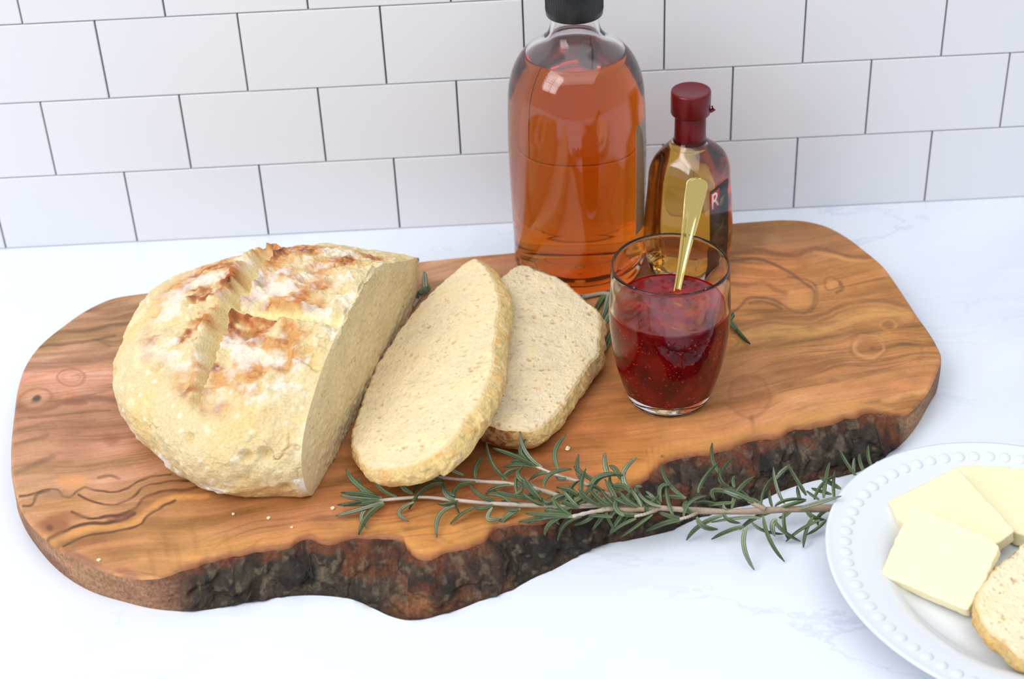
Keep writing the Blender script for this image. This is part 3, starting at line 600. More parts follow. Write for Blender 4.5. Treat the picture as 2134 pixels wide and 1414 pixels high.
for k in range(60):
    an = k * 2 * math.pi / 60; c, s = math.cos(an), math.sin(an); V = []
    for zz in (.1915, .2050):
        for rr, tt_ in ((.0183, -.0004), (.0183, .0004), (.0188, .0)): V.append((BB[0] + rr * c - tt_ * s, BB[1] + rr * s + tt_ * c, BB[2] + zz))
    if k == 0: RV, RF = [], []
    o_ = len(RV); RV += V; RF += [(o_ + 0, o_ + 2, o_ + 5, o_ + 3), (o_ + 2, o_ + 1, o_ + 4, o_ + 5)]
kn = mesh_np('knurling', np.array(RV), np.array(RF), M_black, cp, smooth=False); kn['kind'] = 'stuff'
def patch(name, a0, a1, z0, z1, r, mat, parent, loc, n=40, thick=.0002):
    a = np.linspace(math.radians(a0), math.radians(a1), n); V = []
    for rr in (r, r + thick):
        for z in (z0, z1): V += [(loc[0] + rr * math.sin(t), loc[1] - rr * math.cos(t), loc[2] + z) for t in a]
    i = np.arange(n - 1); A, B, C_, D = 0, n, 2 * n, 3 * n
    F = np.concatenate([np.stack([C_ + i, C_ + i + 1, D + i + 1, D + i], 1), np.stack([A + i + 1, A + i, B + i, B + i + 1], 1), np.stack([B + i, D + i, D + i + 1, B + i + 1], 1)[:, ::-1], np.stack([A + i, A + i + 1, C_ + i + 1, C_ + i], 1)])
    return mesh_np(name, np.array(V), F, mat, parent)
lb = patch('paper_label', 54, 98, .036, .118, .04555, M_cream, bottle, BB); lb['label'] = 'cream paper label on the right side of the bottle'
for z0, z1, a0, a1 in ((.097, .100, 74, 84), (.088, .093, 72, 80), (.066, .068, 74, 90), (.057, .064, 71, 78), (.046, .049, 73, 88)):
    patch('print_mark', a0, a1, z0, z1, .0458, M_labelblack, lb, BB, 8, .0001)

# ---------------------------------------------------------------- small bottle
SB = up(1432, 556, BT); SB = (SB[0], SB[1], BT); SROT = math.radians(51)
small = empty('miniature_bottle', SB, 'small flat sided bottle of golden liquor with dark red foil cap', 'bottle')
HA = HB = .0235        # half width of the body
def sq_section(prof, ang):
    X = np.zeros((len(ang), len(prof))); Y = X.copy()
    for j, (r, z) in enumerate(prof):
        k = sm(.0115, .0195, r) if z > .05 else 1.0; e = 2 + 2.2 * k     # round neck, square body
        c, s = np.cos(ang), np.sin(ang); q = (np.abs(c) ** e + np.abs(s) ** e) ** (-1 / e)
        X[:, j] = r * q * c; Y[:, j] = r * q * s
    return X, Y
so = [(.0175, .0008), (.0212, 0), (.0228, .0010), (.0235, .004), (.0235, .072), (.0231, .0785), (.0217, .0845), (.0192, .0900), (.0160, .0945), (.0130, .0980), (.0110, .1008), (.0102, .104), (.0101, .120)]
si = [(.0078, .120), (.0080, .104), (.0092, .0998), (.0115, .0966), (.0146, .0930), (.0176, .0884), (.0199, .0832), (.0211, .0778), (.0214, .072), (.0214, .009), (.0206, .0060), (.017, .0048), (.001, .0054)]
lathe('glass_body', np.concatenate([refine(so, 60), refine(si, 60)]), M_glass, small, SB, 128, rot=SROT, shape=sq_section)
lp = [(r + .0002, z) for r, z in refine(si, 100)[::-1] if z < .0970]; rl = lp[-1][0]; lp = lp[1:] + [(rl - .0002, .0971), (.001, .0971)]
lathe('golden_liquor', lp, M_gold_liq, small, SB, 128, rot=SROT, shape=sq_section)
lathe('neck_foil', [(.0106, .0990), (.0109, .0994), (.0105, .105), (.0103, .1200), (.0096, .1208)], M_redcap, small, SB, 72, cap_ends=False)
cpx = lathe('cap', [(.0095, .1195), (.0128, .1197), (.0132, .1206), (.0132, .1345), (.0129, .1358), (.0121, .1362), (.0113, .1359), (.001, .1359)], M_redcap, small, SB, 96)
V, F = tube([np.array(SB) + [.0125, -.004, .1215], np.array(SB) + [.0146, -.0035, .1230], np.array(SB) + [.0136, -.004, .1255]], [.0010, .0016, .0008], 6); mesh_np('foil_tab', V, F, M_redcap, cpx)
# label on the side that faces front right: local frame of that face
fx_ = np.array([math.cos(SROT), math.sin(SROT), 0]); fy_ = np.array([-math.sin(SROT), math.cos(SROT), 0])
# faces: +-fx_ at HA, +-fy_ at HB ; the right front face looks along +fx_ rotated, its width runs along fy_
def face_quad(name, u0, u1, z0, z1, off, mat, parent, ztop1=None):
    o = np.array(SB) + (-fy_) * (HB + off); th = .00015
    pts = [(u0, z0), (u1, z0), (u1, z1 if ztop1 is None else ztop1), (u0, z1)]
    V = [o + fx_ * u + np.array([0, 0, z]) for u, z in pts] + [o - fy_ * th + fx_ * u + np.array([0, 0, z]) for u, z in pts]
    return mesh_np(name, np.array(V), np.array([(4, 5, 6, 7), (3, 2, 1, 0), (0, 1, 5, 4), (1, 2, 6, 5), (2, 3, 7, 6), (3, 0, 4, 7)]), mat, parent, smooth=False)
lab = face_quad('label', -.0118, .0118, .003, .0725, .0001, M_labelblack, small, ztop1=.0725); lab['label'] = 'black label with a red square and white letter'
face_quad('red_square', -.0112, .0000, .0555, .0705, .0003, M_labelred, lab)
def letter(ch, name, origin, ex, ez, size, mat, parent, extrude=.00008):
    cu = bpy.data.curves.new('t', 'FONT'); cu.body = ch; cu.size = size; cu.extrude = extrude; cu.align_x = 'CENTER'; cu.align_y = 'CENTER'; cu.offset = .0001
    t = bpy.data.objects.new('t', cu); COL.objects.link(t)
    me = bpy.data.meshes.new_from_object(t.evaluated_get(bpy.context.evaluated_depsgraph_get())); bpy.data.objects.remove(t)
    ex, ez = Vector(ex).normalized(), Vector(ez).normalized(); ey = ex.cross(ez)
    me.transform(Matrix(((ex.x, ez.x, -ey.x * -1, origin[0]), (ex.y, ez.y, -ey.y * -1, origin[1]), (ex.z, ez.z, -ey.z * -1, origin[2]), (0, 0, 0, 1))))
    me.materials.append(mat); me.name = name; o = bpy.data.objects.new(name, me); COL.objects.link(o); o.parent = parent; o.matrix_parent_inverse = parent.matrix_basis.inverted() if parent.type == 'EMPTY' else Matrix.Identity(4)
    if parent.parent: o.matrix_parent_inverse = (parent.parent.matrix_basis @ parent.matrix_parent_inverse @ parent.matrix_basis).inverted()
    return o
fo = np.array(SB) - fy_ * (HB + .00055)
letter('R', 'letter', fo + fx_ * -.0056 + np.array([0, 0, .063]), fx_, (0, 0, 1), .0165, M_labelwhite, lab)
def face_poly(name, pts, mat, parent, off=.0004):
    o = np.array(SB) - fy_ * (HB + off); P = np.array([o + fx_ * u + np.array([0, 0, z]) for u, z in pts]); n = len(P); P = np.concatenate([P, P - fy_ * .0001, [P.mean(0) - fy_ * .00012]])
    F = [np.array([(n + i, n + (i + 1) % n, 2 * n) for i in range(n)]), np.array([(i, (i + 1) % n, n + (i + 1) % n, n + i) for i in range(n)])]
    return mesh_np(name, P, F, mat, parent, smooth=False)
def leafpts(u, z, l, w, a):
    c, s = math.cos(a), math.sin(a); r = []
    for t in np.linspace(0, 1, 8): r.append((t * l, w * math.sin(math.pi * t)))
    for t in np.linspace(1, 0, 8)[1:-1]: r.append((t * l, -w * math.sin(math.pi * t)))
    return [(u + x * c - y * s, z + x * s + y * c) for x, y in r]
em = face_poly('gold_emblem', leafpts(.0005, .0555, .0085, .0026, .9), M_labelgold, lab); em['label'] = 'small gold emblem beside the red square'
M_leafgrey = simple('label_leaf_grey', (74, 78, 64), .5)
for u, z, l, a in ((-.004, .036, .010, .5), (-.002, .031, .009, -.3), (.002, .038, .008, 1.0)): face_poly('leaf_print', leafpts(u, z, l, .0016, a), M_leafgrey, lab)

# ---------------------------------------------------------------- jam glass, jam, spoon
GB = up(1393, 821, BT); GB = (GB[0], GB[1], BT)
jar = empty('jam_glass', GB, 'clear barrel shaped glass tumbler filled with red jam', 'glass')
go = [(.0225, .0008), (.0240, 0), (.0250, .0006), (.0262, .0035), (.0288, .011), (.0326, .025), (.0353, .042), (.0366, .058), (.0366, .068), (.0360, .082), (.0352, .0945), (.03505, .0957), (.0349, .0963), (.03455, .0966)]
gi = [(.03455, .0966), (.0342, .0963), (.03405, .0957), (.0341, .0945), (.0346, .082), (.0348, .068), (.0348, .058), (.0336, .042), (.0309, .026), (.0270, .013), (.0252, .0090), (.0225, .0078), (.001, .0076)]
gl = lathe('tumbler', np.concatenate([refine(go, 64), refine(gi, 64)[1:]]), M_glass, jar, GB, 128); gl['label'] = 'clear glass with a thick base and rounded rim'
def jam_mat():
    m, nt, p = new_mat('red_jam'); L = nt.links.new; tc = N(nt, 'ShaderNodeTexCoord')
    n1 = N(nt, 'ShaderNodeTexNoise', Scale=70.0, Detail=4.0); L(tc.outputs['Object'], n1.inputs['Vector'])
    cr_ = N(nt, 'ShaderNodeValToRGB'); L(n1.outputs[0], cr_.inputs[0]); e = cr_.color_ramp.elements
    e[0].position = .35; e[0].color = lin4((96, 2, 8)); e[1].position = .72; e[1].color = lin4((158, 8, 14))
    L(cr_.outputs[0], p.inputs['Base Color'])
    p.inputs['Roughness'].default_value = .16; p.inputs['Subsurface Weight'].default_value = .25; p.inputs['Subsurface Radius'].default_value = (1, .1, .08); p.inputs['Subsurface Scale'].default_value = .008
    n2 = N(nt, 'ShaderNodeTexNoise', Scale=160.0, Detail=3.0); L(tc.outputs['Object'], n2.inputs['Vector'])
    b = N(nt, 'ShaderNodeBump', Strength=.25, Distance=.002); L(n2.outputs[0], b.inputs['Height']); L(b.outputs[0], p.inputs['Normal'])
    return m
M_jam = jam_mat(); M_seed = simple('jam_seed', (225, 40, 34), .4)
JL = .0672
jp = [(r + .00015, z) for r, z in refine(gi, 120)[::-1] if z < JL - .0006]; rj = jp[-1][0]
na, nr = 128, 34
jam = empty('berry_jam', (GB[0], GB[1], BT + .0078), 'glossy dark red berry jam with seeds inside the tumbler', 'jam')
M_jam_in = jam_mat(); M_jam_in.name = 'red_jam_under_glass'; pj_ = M_jam_in.node_tree.nodes['Principled BSDF']; pj_.inputs['Specular IOR Level'].default_value = 0.0; pj_.inputs['Subsurface Weight'].default_value = .4
lathe('jam_body', jp[1:] + [(rj + .0001, JL - .0004), (rj - .0006, JL), (rj - .0016, JL - .0004)], M_jam_in, jam, GB, 128, cap_ends=False)
aa = np.linspace(0, 2 * np.pi, na, endpoint=False); rr = np.linspace(rj - .0016, .0001, nr)
X = np.cos(aa)[:, None] * rr; Y = np.sin(aa)[:, None] * rr; Q = np.stack([X, Y, X * 0], 2).reshape(-1, 3)
hz = fbm(Q * 95, 3, 401) * .0011 + fbm(Q * 300, 2, 402) * .0003; hz *= sm(rj - .0016, rj - .006, np.hypot(Q[:, 0], Q[:, 1]))
Q[:, 2] = BT + JL - .0004 + hz; Q[:, 0] += GB[0]; Q[:, 1] += GB[1]
mesh_np('jam_surface', Q, quads(na, nr, cu=True), M_jam, jam)
# seeds caught just under the glass: too many to count
def seeds(n):
    V, F = [], []; gi_r = np.array(refine(gi, 200)[::-1])
    for k in range(n):
        z = .010 + .054 * rng.random(); r = np.interp(z, gi_r[:, 1], gi_r[:, 0]) + .00012; t = rng.random() * 2 * np.pi
        c = np.array([GB[0] + r * math.cos(t), GB[1] + r * math.sin(t), BT + z]); s = .0004 + .0007 * rng.random() ** 2; o_ = len(V)
        rad_ = np.array([math.cos(t), math.sin(t), 0]); ta = np.array([-math.sin(t), math.cos(t), 0]); q = rng.random() * 3; u = ta * math.cos(q) + np.array([0, 0, 1]) * math.sin(q); w2 = np.cross(rad_, u)
        V += [c + u * s * 1.4, c + w2 * s, c - u * s * 1.4, c - w2 * s, c + rad_ * s * .35, c - rad_ * s]
        F += [(o_, o_ + 1, o_ + 4), (o_ + 1, o_ + 2, o_ + 4), (o_ + 2, o_ + 3, o_ + 4), (o_ + 3, o_, o_ + 4), (o_ + 1, o_, o_ + 5), (o_ + 2, o_ + 1, o_ + 5), (o_ + 3, o_ + 2, o_ + 5), (o_, o_ + 3, o_ + 5)]
    return np.array(V), np.array(F)
V, F = seeds(420); sd = mesh_np('seeds', V, F, M_seed, jam); sd['kind'] = 'stuff'
# spoon: leans on the back of the rim, bowl down in the jam
A0 = up(1412, 600, BT + JL); A1 = up(1433, 489, BT + .0966); sdr = (A1 - A0) / np.linalg.norm(A1 - A0)
spoon = empty('spoon', A0, 'gold coloured spoon standing in the jam with its handle up', 'spoon')
ll = np.linspace(0, 1, 60); Ltot = 0.0
for q in np.linspace(.03, .12, 200):
    if pj(A0 + sdr * q)[1] > 369: Ltot = q
side = np.cross(sdr, F_); side /= np.linalg.norm(side); side = -side if side @ R_ < 0 else side
side = side + .30 * np.cross(sdr, side); side /= np.linalg.norm(side); nf = np.cross(side, sdr); nf = -nf if nf @ F_ > 0 else nf
def handle():
    V = []; n = 70; prof = [(-1, 0), (-.93, .55), (-.70, .62), (-.58, .20), (-.1, .0), (.25, .05), (.45, .75), (.62, .95), (.90, .65), (1, 0), (.85, -.55), (0, -.8), (-.85, -.55)]
    for i in range(n):
        t = i / (n - 1); q = -.022 + (Ltot + .022) * t
        hw = .0026 + .0048 * sm(.25, 1.05, t); tip = np.clip((1 - t) / .05, 0, 1); hw *= math.sqrt(max(1 - (1 - tip) ** 2, .02))
        th = .0011 + .0004 * t
        gro = sm(.05, .2, t) * (1 - .9 * sm(.70, .86, t))
        for a_, b_ in prof:
            b2 = b_ if b_ < 0 else (.7 * math.sqrt(max(0, 1 - a_ * a_)) * (1 - gro) + b_ * gro * 1.6)
            if t > .78 and b_ >= 0: b2 -= 1.0 * (1 - a_ * a_) * sm(.78, .9, t)
            V.append(A0 + sdr * q + side * a_ * hw + nf * b2 * th)
    m = len(prof); F = [quads(n, m, cv=True)]; V += [A0 + sdr * -.022, A0 + sdr * Ltot]; c0 = n * m
    F.append(np.array([(c0, (j + 1) % m, j) for j in range(m)] + [(c0 + 1, (n - 1) * m + j, (n - 1) * m + (j + 1) % m) for j in range(m)]))
    return np.array(V), F
V, F = handle(); h = mesh_np('handle', V, F, M_gold, spoon); h['label'] = 'gold handle with a raised ridge'
nb_, mb_ = 24, 9; V = []
for i in range(nb_):
    t = i / (nb_ - 1); q = -.046 + .026 * t; hw = .0085 * math.sqrt(max(0, 1 - (2 * t - 1) ** 2)) + .0012
    for j in range(mb_):
        b = -1 + 2 * j / (mb_ - 1); V.append(A0 + sdr * q + side * b * hw - nf * .004 * (1 - b * b) * (1 - (2 * t - 1) ** 2))
bowl = mesh_np('bowl', np.array(V), quads(nb_, mb_), M_gold, spoon); so_ = bowl.modifiers.new('s', 'SOLIDIFY'); so_.thickness = .0008

# ---------------------------------------------------------------- plate with butter and bread
PC = np.array([.275, -.4325]); pa = math.atan2(-.7955, .606)
plate = empty('plate', (PC[0], PC[1], 0), 'oval white glazed china plate with beaded rim at the right front', 'plate')
pt = [(.001, .0075), (.060, .0075), (.068, .0080), (.074, .0100), (.079, .0132), (.083, .0152), (.090, .0172), (.102, .0196), (.112, .0216), (.1138, .0222), (.1148, .0222), (.1153, .0214), (.1148, .0204), (.112, .0194), (.098, .0158), (.086, .0118), (.078, .0080), (.072, .0040), (.069, .0008), (.066, .0), (.063, .0012), (.050, .0030), (.001, .0030)]
KX, KY = 1.0, .1025 / .115
lathe('dish', refine(pt, 150), M_china, plate, (PC[0], PC[1], 0), 160, sx=KX, sy=KY, rot=pa)
def bead_mesh():
    bm = bmesh.new(); bmesh.ops.create_uvsphere(bm, u_segments=12, v_segments=8, radius=1.0)
    for v in bm.verts: v.co = Vector((v.co.x * .0038, v.co.y * .0034, v.co.z * .0015))
    for f in bm.faces: f.smooth = True
    me = bpy.data.meshes.new('bead'); bm.to_mesh(me); bm.free(); me.materials.append(M_china); return me
bme = bead_mesh(); NBD = 70; rb = .1035
tq = np.linspace(0, 2 * np.pi, 4000); ex_, ey_ = rb * np.cos(tq), rb * KY * np.sin(tq); al = np.concatenate([[0], np.cumsum(np.hypot(np.diff(ex_), np.diff(ey_)))])
for k in range(NBD):
    t = np.interp(al[-1] * k / NBD, al, tq); x, y = rb * math.cos(t), rb * KY * math.sin(t); c, s = math.cos(pa), math.sin(pa)
    o = bpy.data.objects.new('bead', bme); COL.objects.link(o); o.parent = plate
    an = math.atan2(y, x / 1) + pa
    o.location = (x * c - y * s, x * s + y * c, .0197); o.rotation_euler = (0, -.2, an)
def butter_pat(label, corners, thick, group, seed):
    """corners: (px, py, z) of the upper face, in order round it"""
    A = np.array([up(*c) for c in corners]); n = np.cross(A[1] - A[0], A[3] - A[0]); n /= np.linalg.norm(n); n = n if n[2] > 0 else -n
    p0 = A.mean(0); A = np.array([q - n * ((q - p0) @ n) for q in A]); L = []
    for i in range(len(A)):
        a_, b_ = A[i], A[(i + 1) % len(A)]
        for t in np.linspace(.035, .965, 40): L.append(a_ * (1 - t) + b_ * t)
    L = np.array(L); cen = L.mean(0); ar = sum(np.cross(L[i] - cen, L[(i + 1) % len(L)] - cen) @ n for i in range(len(L)))
    if ar < 0: L = L[::-1]
    m = len(L); T = np.roll(L, -1, 0) - np.roll(L, 1, 0); T /= np.linalg.norm(T, axis=1)[:, None]; O = np.cross(T, n)
    L = L + O * (fbm(L * 90, 3, seed) * .0008 + fbm(L * 400, 2, seed + 1) * .00035)[:, None]
    rows = []
    for f in np.linspace(0, .9995, 30)[::-1]: rows.append((L * (1 - f) + cen * f) + n * (fbm(L * 60 * (1 - f), 2, seed + 2) * .0003)[:, None])
    rows[-1] = rows[-1] - n * .0003
    for t in np.linspace(.05, .95, 8): rows.append(L + O * .0005 - n * thick * t + O * (fbm(np.concatenate([L[:, :2] * 250, np.full((m, 1), t * 2)], 1), 3, seed + 4) * .0004)[:, None])
    rows.append(L - n * thick); rows.append(cen - n * thick + (L - cen) * .02)
    V = np.stack(rows, 1).reshape(-1, 3); K = len(rows)
    V[:, 2] = np.maximum(V[:, 2], .0078)
    root = mesh_np('butter_pat', V - [p0[0], p0[1], 0], quads(m, K, cu=True, flip=True), M_butter); root.location = (p0[0], p0[1], 0)
    root['label'] = label; root['category'] = 'butter'; root['group'] = group; return root
butter_pat('yellow butter slab at the back of the plate, under the other slabs', [(1990, 968, .0185), (2110, 958, .0185), (2225, 1010, .0185), (2205, 1125, .0185), (2120, 1108, .0185), (2060, 1070, .0185)], .0095, 'butter slabs on the plate', 500)
butter_pat('middle butter slab overlapping the rear slab, partly covered by the front slab', [(1992, 972, .0285), (2112, 1102, .0255), (2065, 1135, .0225), (1960, 1140, .0190), (1870, 1078, .0185), (1854, 1046, .0190), (1898, 1023, .0220)], .0088, 'butter slabs on the plate', 510)
butter_pat('frontmost square butter slab lying on top of the middle slab', [(1904, 1054, .0330), (2065, 1122, .0345), (2079, 1140, .0340), (2045, 1220, .0235), (2014, 1268, .0180), (1836, 1190, .0175), (1858, 1138, .0235)], .0085, 'butter slabs on the plate', 520)
OUT3 = [(2136, 1130), (2113, 1154), (2087, 1168), (2062, 1190), (2044, 1220), (2034, 1249), (2041, 1282), (2058, 1311), (2090, 1333), (2106, 1354), (2136, 1370), (2180, 1372), (2230, 1340), (2262, 1290), (2268, 1230), (2240, 1170), (2190, 1130)]
bread_slice('bread_slice', 'bread slice lying on the white plate in front of the butter', OUT3, plane_from([(2040, 1250, .0250), (2200, 1140, .0250), (2180, 1360, .0235)]), .0125, None, ((2120, 1240), (2190, 1250)), 600,
            lambda x, y: -.002, lambda x, y: .22, N_=420, M_=90, tone=(243, 230, 198), lowz=.0125)

# ---------------------------------------------------------------- rosemary
def leaf_obj(base, mid, tip, parent, wid, seed):
    b, m, t = (np.asarray(q, float) for q in (base, mid, tip)); c = 2 * m - .5 * (b + t); n = 9; u = np.linspace(0, 1, n)[:, None]
    P = b * (1 - u) ** 2 + 2 * c * u * (1 - u) + t * u ** 2; T = np.gradient(P, axis=0); T /= np.linalg.norm(T, axis=1)[:, None] + 1e-12
    r = random.Random(seed); view = CAM - P.mean(0); view /= np.linalg.norm(view); tw = r.uniform(-.9, .9)
    V, Cc = [], []; pro = [(-1, -.15), (-.55, .32), (0, .12), (.55, .32), (1, -.15), (.45, -.42), (0, -.30), (-.45, -.42)]
    lum = r.uniform(.8, 1.2); flipp = r.random() < .22
    g_top = lin((76, 92, 64)) * lum; g_mid = lin((100, 116, 80)) * lum; g_und = lin((154, 162, 138)) * lum; g_dk = lin((58, 74, 50)) * lum
    for i in range(n):
        s = np.cross(T[i], view); s /= np.linalg.norm(s) + 1e-9; up_ = np.cross(s, T[i]); ss = s * math.cos(tw) + up_ * math.sin(tw); uu = -s * math.sin(tw) + up_ * math.cos(tw)
        if flipp: uu = -uu
        w = wid * (min(1, .45 + 3.2 * u[i, 0]) * math.sqrt(max(0.02, 1 - max(0, (u[i, 0] - .55) / .47) ** 2)))
        for k, (a_, b_) in enumerate(pro):
            V.append(P[i] + ss * a_ * w + uu * b_ * w); q = (g_top, g_mid, g_dk, g_mid, g_top, g_und, g_top, g_und)[k]
            Cc.append(q * (1 - .25 * u[i, 0]) + lin((150, 160, 110)) * .25 * (1 - u[i, 0]) ** 3)
    m_ = len(pro); F = [quads(n, m_, cv=True, flip=True)]; V += [P[0], P[-1] + T[-1] * wid * .25]; Cc += [g_mid, g_top]; c0 = n * m_
    F.append(np.array([(c0, j, (j + 1) % m_) for j in range(m_)] + [(c0 + 1, (n - 1) * m_ + (j + 1) % m_, (n - 1) * m_ + j) for j in range(m_)]))
    return mesh_np('leaf', np.array(V), F, M_leaf, parent, col=np.clip(np.array(Cc), .01, .9))
def c5(x, y): return 680 + x / 3.557, 880 + y / 3.557
def c6(x, y): return 1230 + x / 3.557, 880 + y / 3.557
def stem_z(x, y):
    """height of the bunch: on the board, then sloping down over its edge to the counter"""
    return float(np.interp(x, [700, 1230, 1330, 1480, 1620, 1760, 1830], [BT + .0035, BT + .006, BT + .0065, .0185, .0125, .0085, .007]))
ecx, ecy = pj(np.concatenate([topl])); 
def ground(x, y):
    """height of what lies below pixel (x, y): board top or counter"""
    j = (np.abs(ecx - x) + (ecy < 820) * 1e6).argmin(); return BT if y < ecy[j] else .0
def sprig(label, stems, leaves, seed, lift=0.0, wid=.00138):
    fx, fy = stems[0][0][len(stems[0][0]) // 2]; root = empty('rosemary_sprig', up(fx, fy, stem_z(fx, fy)), label, 'rosemary', 'rosemary sprigs in the bunch')
    for pts, r0, r1 in stems:
        W3 = smooth_poly([up(x, y, stem_z(x, y) + lift) for x, y in pts], 50); rad_ = np.linspace(r0, r1, 50) * (1 + .12 * np.sin(np.linspace(0, 50, 50)))
        V, F = tube(W3, rad_, 8); c = lin((200, 188, 176)) * (1 - np.linspace(0, 1, 50))[:, None] + lin((158, 130, 106)) * np.linspace(0, 1, 50)[:, None]
        c = np.concatenate([np.repeat(c, 8, 0), c[:1], c[-1:]]); mesh_np('stem', V, F, M_stem, root, col=c)
    for k, (b, m, t) in enumerate(leaves):
        r = random.Random(seed * 1000 + k); zb = stem_z(*b) + lift; L_ = math.hypot(t[0] - b[0], t[1] - b[1]) / 3300
        gz = ground(*t)
        if t[1] < b[1] - 12: zt = zb + r.uniform(.2, .55) * L_
        elif t[1] > b[1] + 12: zt = max(gz + .0018, zb - r.uniform(.35, .8) * L_)
        else: zt = zb + r.uniform(-.1, .3) * L_
        if t[1] <= b[1] + 12: zt = max(zt, gz + .002)
        zm = max((zb + zt) / 2 + .10 * L_, ground(*m) + .0018)
        leaf_obj(up(*b, zb), up(*m, zm), up(*t, zt), root, wid * r.uniform(.85, 1.15) * (1 if L_ > .010 else .85), seed * 1000 + k)
    return root
def conv(f, txt):
    out = []
    for ln in txt.strip().split(';'):
        v = [float(q) for q in ln.replace(',', ' ').split()]
        if len(v) == 6: out.append((f(v[0], v[1]), f(v[2], v[3]), f(v[4], v[5])))
    return out
LA = conv(c5, '400 570 240 560 105 540;400 580 250 590 130 620;410 565 270 530 110 520;400 585 250 600 85 610;410 555 280 510 240 400;390 555 230 460 145 345;420 590 260 640 70 690;520 550 378 450 430 290;640 525 540 440 490 270;350 600 262 690 305 780;430 600 310 690 240 830;650 590 540 660 610 730;970 570 890 540 860 450;980 580 900 605 830 605;950 615 835 690 820 850;1110 620 1010 670 920 750;1240 605 1160 632 1090 615;1230 630 1200 715 1315 700;1440 640 1320 710 1250 830;1490 610 1400 590 1300 580;1430 640 1380 645 1320 632;1250 580 1150 545 1060 460;1370 600 1300 540 1180 530')
LA += conv(c6, '440 660 390 620 360 570;400 680 250 680 240 640;340 710 230 760 145 825;460 680 350 760 225 850;620 700 575 560 570 440;680 715 600 695 510 665;690 715 550 745 415 805;690 700 740 590 865 540;780 690 700 630 720 580;1050 640 1100 500 1215 400;980 630 870 590 780 600;1060 650 1000 640 990 590;980 690 820 760 715 870;790 700 840 770 945 790;985 660 1020 720 1110 745;1260 710 1120 705 900 740;1140 770 1020 805 900 865;1380 650 1230 700 1110 790;1160 770 1140 920 1215 1090;1280 690 1330 870 1440 1030;1200 740 1290 800 1430 825;1370 720 1430 800 1560 880;1440 650 1440 760 1470 870;1380 710 1350 770 1370 840;1700 720 1560 790 1450 880;1650 700 1600 800 1580 925;1750 720 1690 780 1610 830;1600 640 1650 700 1740 720;1270 610 1300 480 1390 380;1440 600 1385 480 1358 330;1600 540 1540 440 1455 300;1370 420 1420 360 1480 315;1370 620 1460 575 1600 570;1400 640 1500 605 1600 580;1540 640 1680 600 1860 545;1560 590 1545 530 1535 470;1700 570 1650 540 1605 505;1660 570 1720 460 1820 395;1730 560 1745 420 1775 295;1810 570 1805 450 1815 355;1860 490 1770 440 1700 400;1790 530 1700 505 1640 485;1350 630 1330 560 1330 500;1970 390 1900 300 1845 195;1955 390 1950 320 1960 265;2030 370 2000 290 1998 230;2085 320 2060 250 2060 170;1300 640 1230 590 1160 560;1500 640 1440 690 1400 700;1780 640 1700 690 1690 760')
LB = conv(c5, '820 400 680 350 500 305;820 400 700 370 560 345;830 410 700 400 575 405;830 415 650 412 480 408;860 370 770 270 757 100;1020 390 900 330 800 220;870 400 872 350 905 290;1110 415 1112 330 1165 250;1340 420 1230 310 1185 145;1310 430 1340 375 1420 345;1420 540 1410 420 1460 320;1560 480 1440 420 1420 350;1390 460 1260 475 1180 530;1560 560 1400 545 1240 500;870 430 730 430 640 525;880 450 730 490 615 640;1110 440 955 500 985 670;950 540 880 500 870 440;1600 500 1500 540 1400 540;1720 560 1640 600 1600 560;1380 540 1450 490 1400 440;1700 620 1690 560 1780 530;1640 560 1720 520 1640 640')
LB += conv(c6, '20 490 90 395 240 390;250 690 185 620 230 550;300 600 275 555 300 520;230 500 160 460 150 400;520 620 410 580 340 490;350 520 340 480 385 475;525 590 520 480 600 460;710 560 580 450 525 305;700 560 600 550 520 555')
LC = conv(c5, '1560 330 1400 250 1235 190;1560 320 1480 270 1385 235;1560 330 1430 310 1310 330;1550 320 1440 290 1370 290;1600 330 1480 220 1435 65;1580 310 1445 240 1475 125;1720 350 1695 210 1775 95;1610 480 1660 380 1815 345;1650 370 1570 380 1500 430;1990 440 1900 375 1835 325;1900 430 1860 350 1870 235;1920 600 1890 480 1925 340;2100 410 2065 320 2070 225;1960 500 2000 410 2134 380;1830 600 1810 500 1880 430;1900 570 1820 510 1710 480;1780 410 1740 420 1700 400;2050 520 2000 480 1930 470')
LC += conv(c6, '135 380 110 300 108 225;240 440 190 350 140 320;250 440 255 350 345 260;290 490 250 440 250 370;300 520 240 470 160 470')
LD = conv(c5, '1830 690 1650 680 1480 675;1830 700 1650 700 1500 745;1820 690 1740 640 1690 570;1890 700 1770 760 1715 890;1740 700 1650 755 1620 835;1720 690 1705 720 1730 755;1690 690 1600 705 1430 735;2120 700 2030 690 1940 690;1800 690 1700 660 1620 650;2000 660 1940 720 1830 760')
LD += conv(c6, '520 610 460 575 405 545;500 600 460 550 415 510;400 600 330 580 300 560')
LE = conv(c6, '1240 600 1120 540 980 480;1100 540 920 500 930 580;1270 620 1200 570 1110 580;1060 590 960 600 870 610;970 390 910 280 905 150;1030 470 960 400 1065 255;1070 480 1060 430 1075 395;800 520 850 410 950 300;1150 540 1080 500 1010 470;1200 580 1130 520 1100 510;1030 480 965 420 960 330;1160 560 1080 540 980 500')
rq = random.Random(5)
for k in range(34):
    x = rq.uniform(1125, 1345); y = float(np.interp(x, [1100, 1200, 1350], [1046, 1052, 1056])) + rq.uniform(-6, 6); s = rq.choice((-1, -1, 1)); a = rq.uniform(.35, 1.5) * s; l = rq.uniform(34, 66); d = rq.choice((-1, -1, 1))
    (LB if k % 2 else LA).append(((x, y), (x + d * l * .6 * math.cos(a) , y + l * .38 * math.sin(a)), (x + d * l * math.cos(a * .8), y + l * math.sin(a) * .95)))
